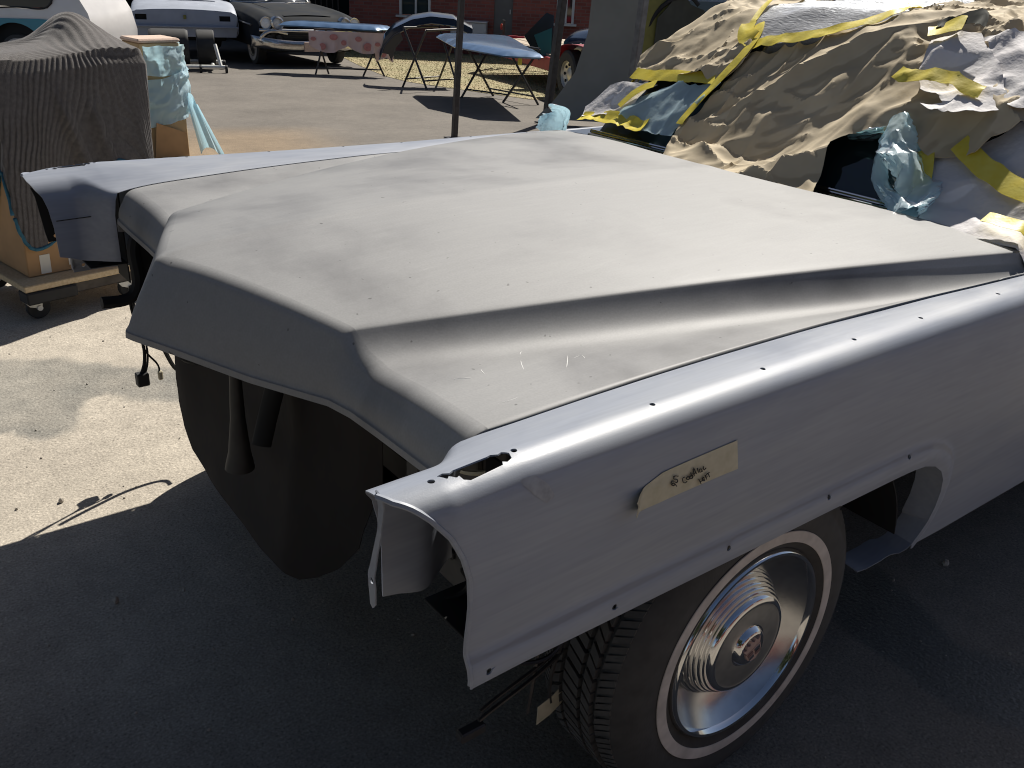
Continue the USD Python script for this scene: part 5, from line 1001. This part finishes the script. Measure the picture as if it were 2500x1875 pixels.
# leafy dark trees: one at the top right beyond the roof, and a row that closes the yard
mat('leaf', (.030, .045, .016), .6, var=.5, vscale=2)
mat('bark', (.09, .065, .045), .9, var=.3, vscale=12)
def leaf_cloud(c_, r, n, seed, size=.10):
    g_ = np.random.default_rng(seed); cl = g_.normal(0, 1, (26, 3)); cl = cl/np.linalg.norm(cl, axis=1, keepdims=True)*g_.uniform(.2, .8, (26, 1))*np.array(r)
    k = g_.integers(0, 26, n); p = cl[k]+g_.normal(0, .2, (n, 3))*np.array(r)+np.array(c_); a_ = g_.normal(0, 1, (n, 3)); a_ /= np.linalg.norm(a_, axis=1, keepdims=True); b_ = np.cross(a_, g_.normal(0, 1, (n, 3))); b_ /= np.linalg.norm(b_, axis=1, keepdims=True); s_ = g_.uniform(.6, 1.3, (n, 1))*size
    v = np.stack([p-a_*s_*.4, p+b_*s_, p+a_*s_*.4, p-b_*s_*.6], 1).reshape(-1, 3); i = np.arange(n)*4; return TM(v, np.vstack([np.stack([i, i+1, i+2], 1), np.stack([i, i+2, i+3], 1)]))
def tree(label, x, y, h, r, n, seed, z=None, size=.12):
    z = float(gz(x, y)) if z is None else z; t = thing('leafy_tree', label, 'tree', (x, y, z)); g_ = np.random.default_rng(seed)
    obj('trunk', cat([tube(spline([(0, 0, 0), (.1, .05, h*.3), (.0, .1, h*.7)], 10), np.linspace(.16, .05, 10), 8)]+[tube(spline([(.05, .05, h*.35), (math.cos(k)*r*.4, math.sin(k)*r*.4, h*.6), (math.cos(k)*r*.7, math.sin(k)*r*.7, h*.8)], 8), np.linspace(.06, .015, 8), 6) for k in g_.uniform(0, 6.28, 4)]), 'bark', t)
    obj('crown', leaf_cloud((0, 0, h*.68), (r, r, h*.36), n, seed, size), 'leaf', t, False); return t
tree('dark leafy tree beyond the masked roof in the top right corner', 17.6, 6.9, 4.2, 1.9, 9000, 61)
# ------------------------------------------------------------------ the workshop yard behind the camera (seen only in the chrome)
wk = thing('brick_workshop', 'long red brick workshop behind the viewer, mirrored in the hubcap', 'workshop', (-6, -11, 0))
brickmat('brick_wall_rear', 0.0)
obj('wall', rbox(30, .3, 3.4, .01, (6, 0, 1.7)), 'brick_wall_rear', wk)
for k in range(5):
    obj('window', rbox(1.6, .06, 1.2, .01, (-5+5*k, .18, 1.7)), 'window_frame', wk)
obj('roof', rbox(31, 4, .2, .02, (6, -1.2, 3.5)), 'dark_metal', wk)
for i, where in enumerate(['nearest the workshop', 'second from the workshop', 'third from the workshop', 'in the middle of the row', 'third from the far end', 'second from the far end', 'at the far end of the row']):
    tree('dense dark tree ahead of the parked car, '+where, -6.2-.5*(i % 2), -7.5+2.4*i, 6.2+.5*(i % 3), 1.9, 6000, 70+i, size=.22)

# ------------------------------------------------------------------ grit on the ground
n_ = 900; q = np.c_[rng.uniform(-1.6, 2.2, n_), rng.uniform(-1.6, 4.5, n_)]; sz = rng.uniform(.0015, .005, n_)*(1+2.0*(rng.random(n_) > .97))
ico = trimesh.creation.icosahedron(); iv, if_ = np.array(ico.vertices), np.array(ico.faces)
gv = (iv[None]*sz[:, None, None]*rng.uniform(.5, 1.2, (n_, 1, 3))*rng.uniform(.8, 1.2, (n_, 12, 1)))+np.c_[q, gz(q[:, 0], q[:, 1])+sz*.5][:, None]
mat('grit', (.30, .27, .22), .9, col2=(.5, .46, .4), vscale=40)
tag(obj('loose_grit', TM(gv.reshape(-1, 3), (if_[None]+np.arange(n_)[:, None, None]*12).reshape(-1, 3)), 'grit', None, False), 'fine loose grit scattered on the asphalt round the car', 'grit', kind='stuff')
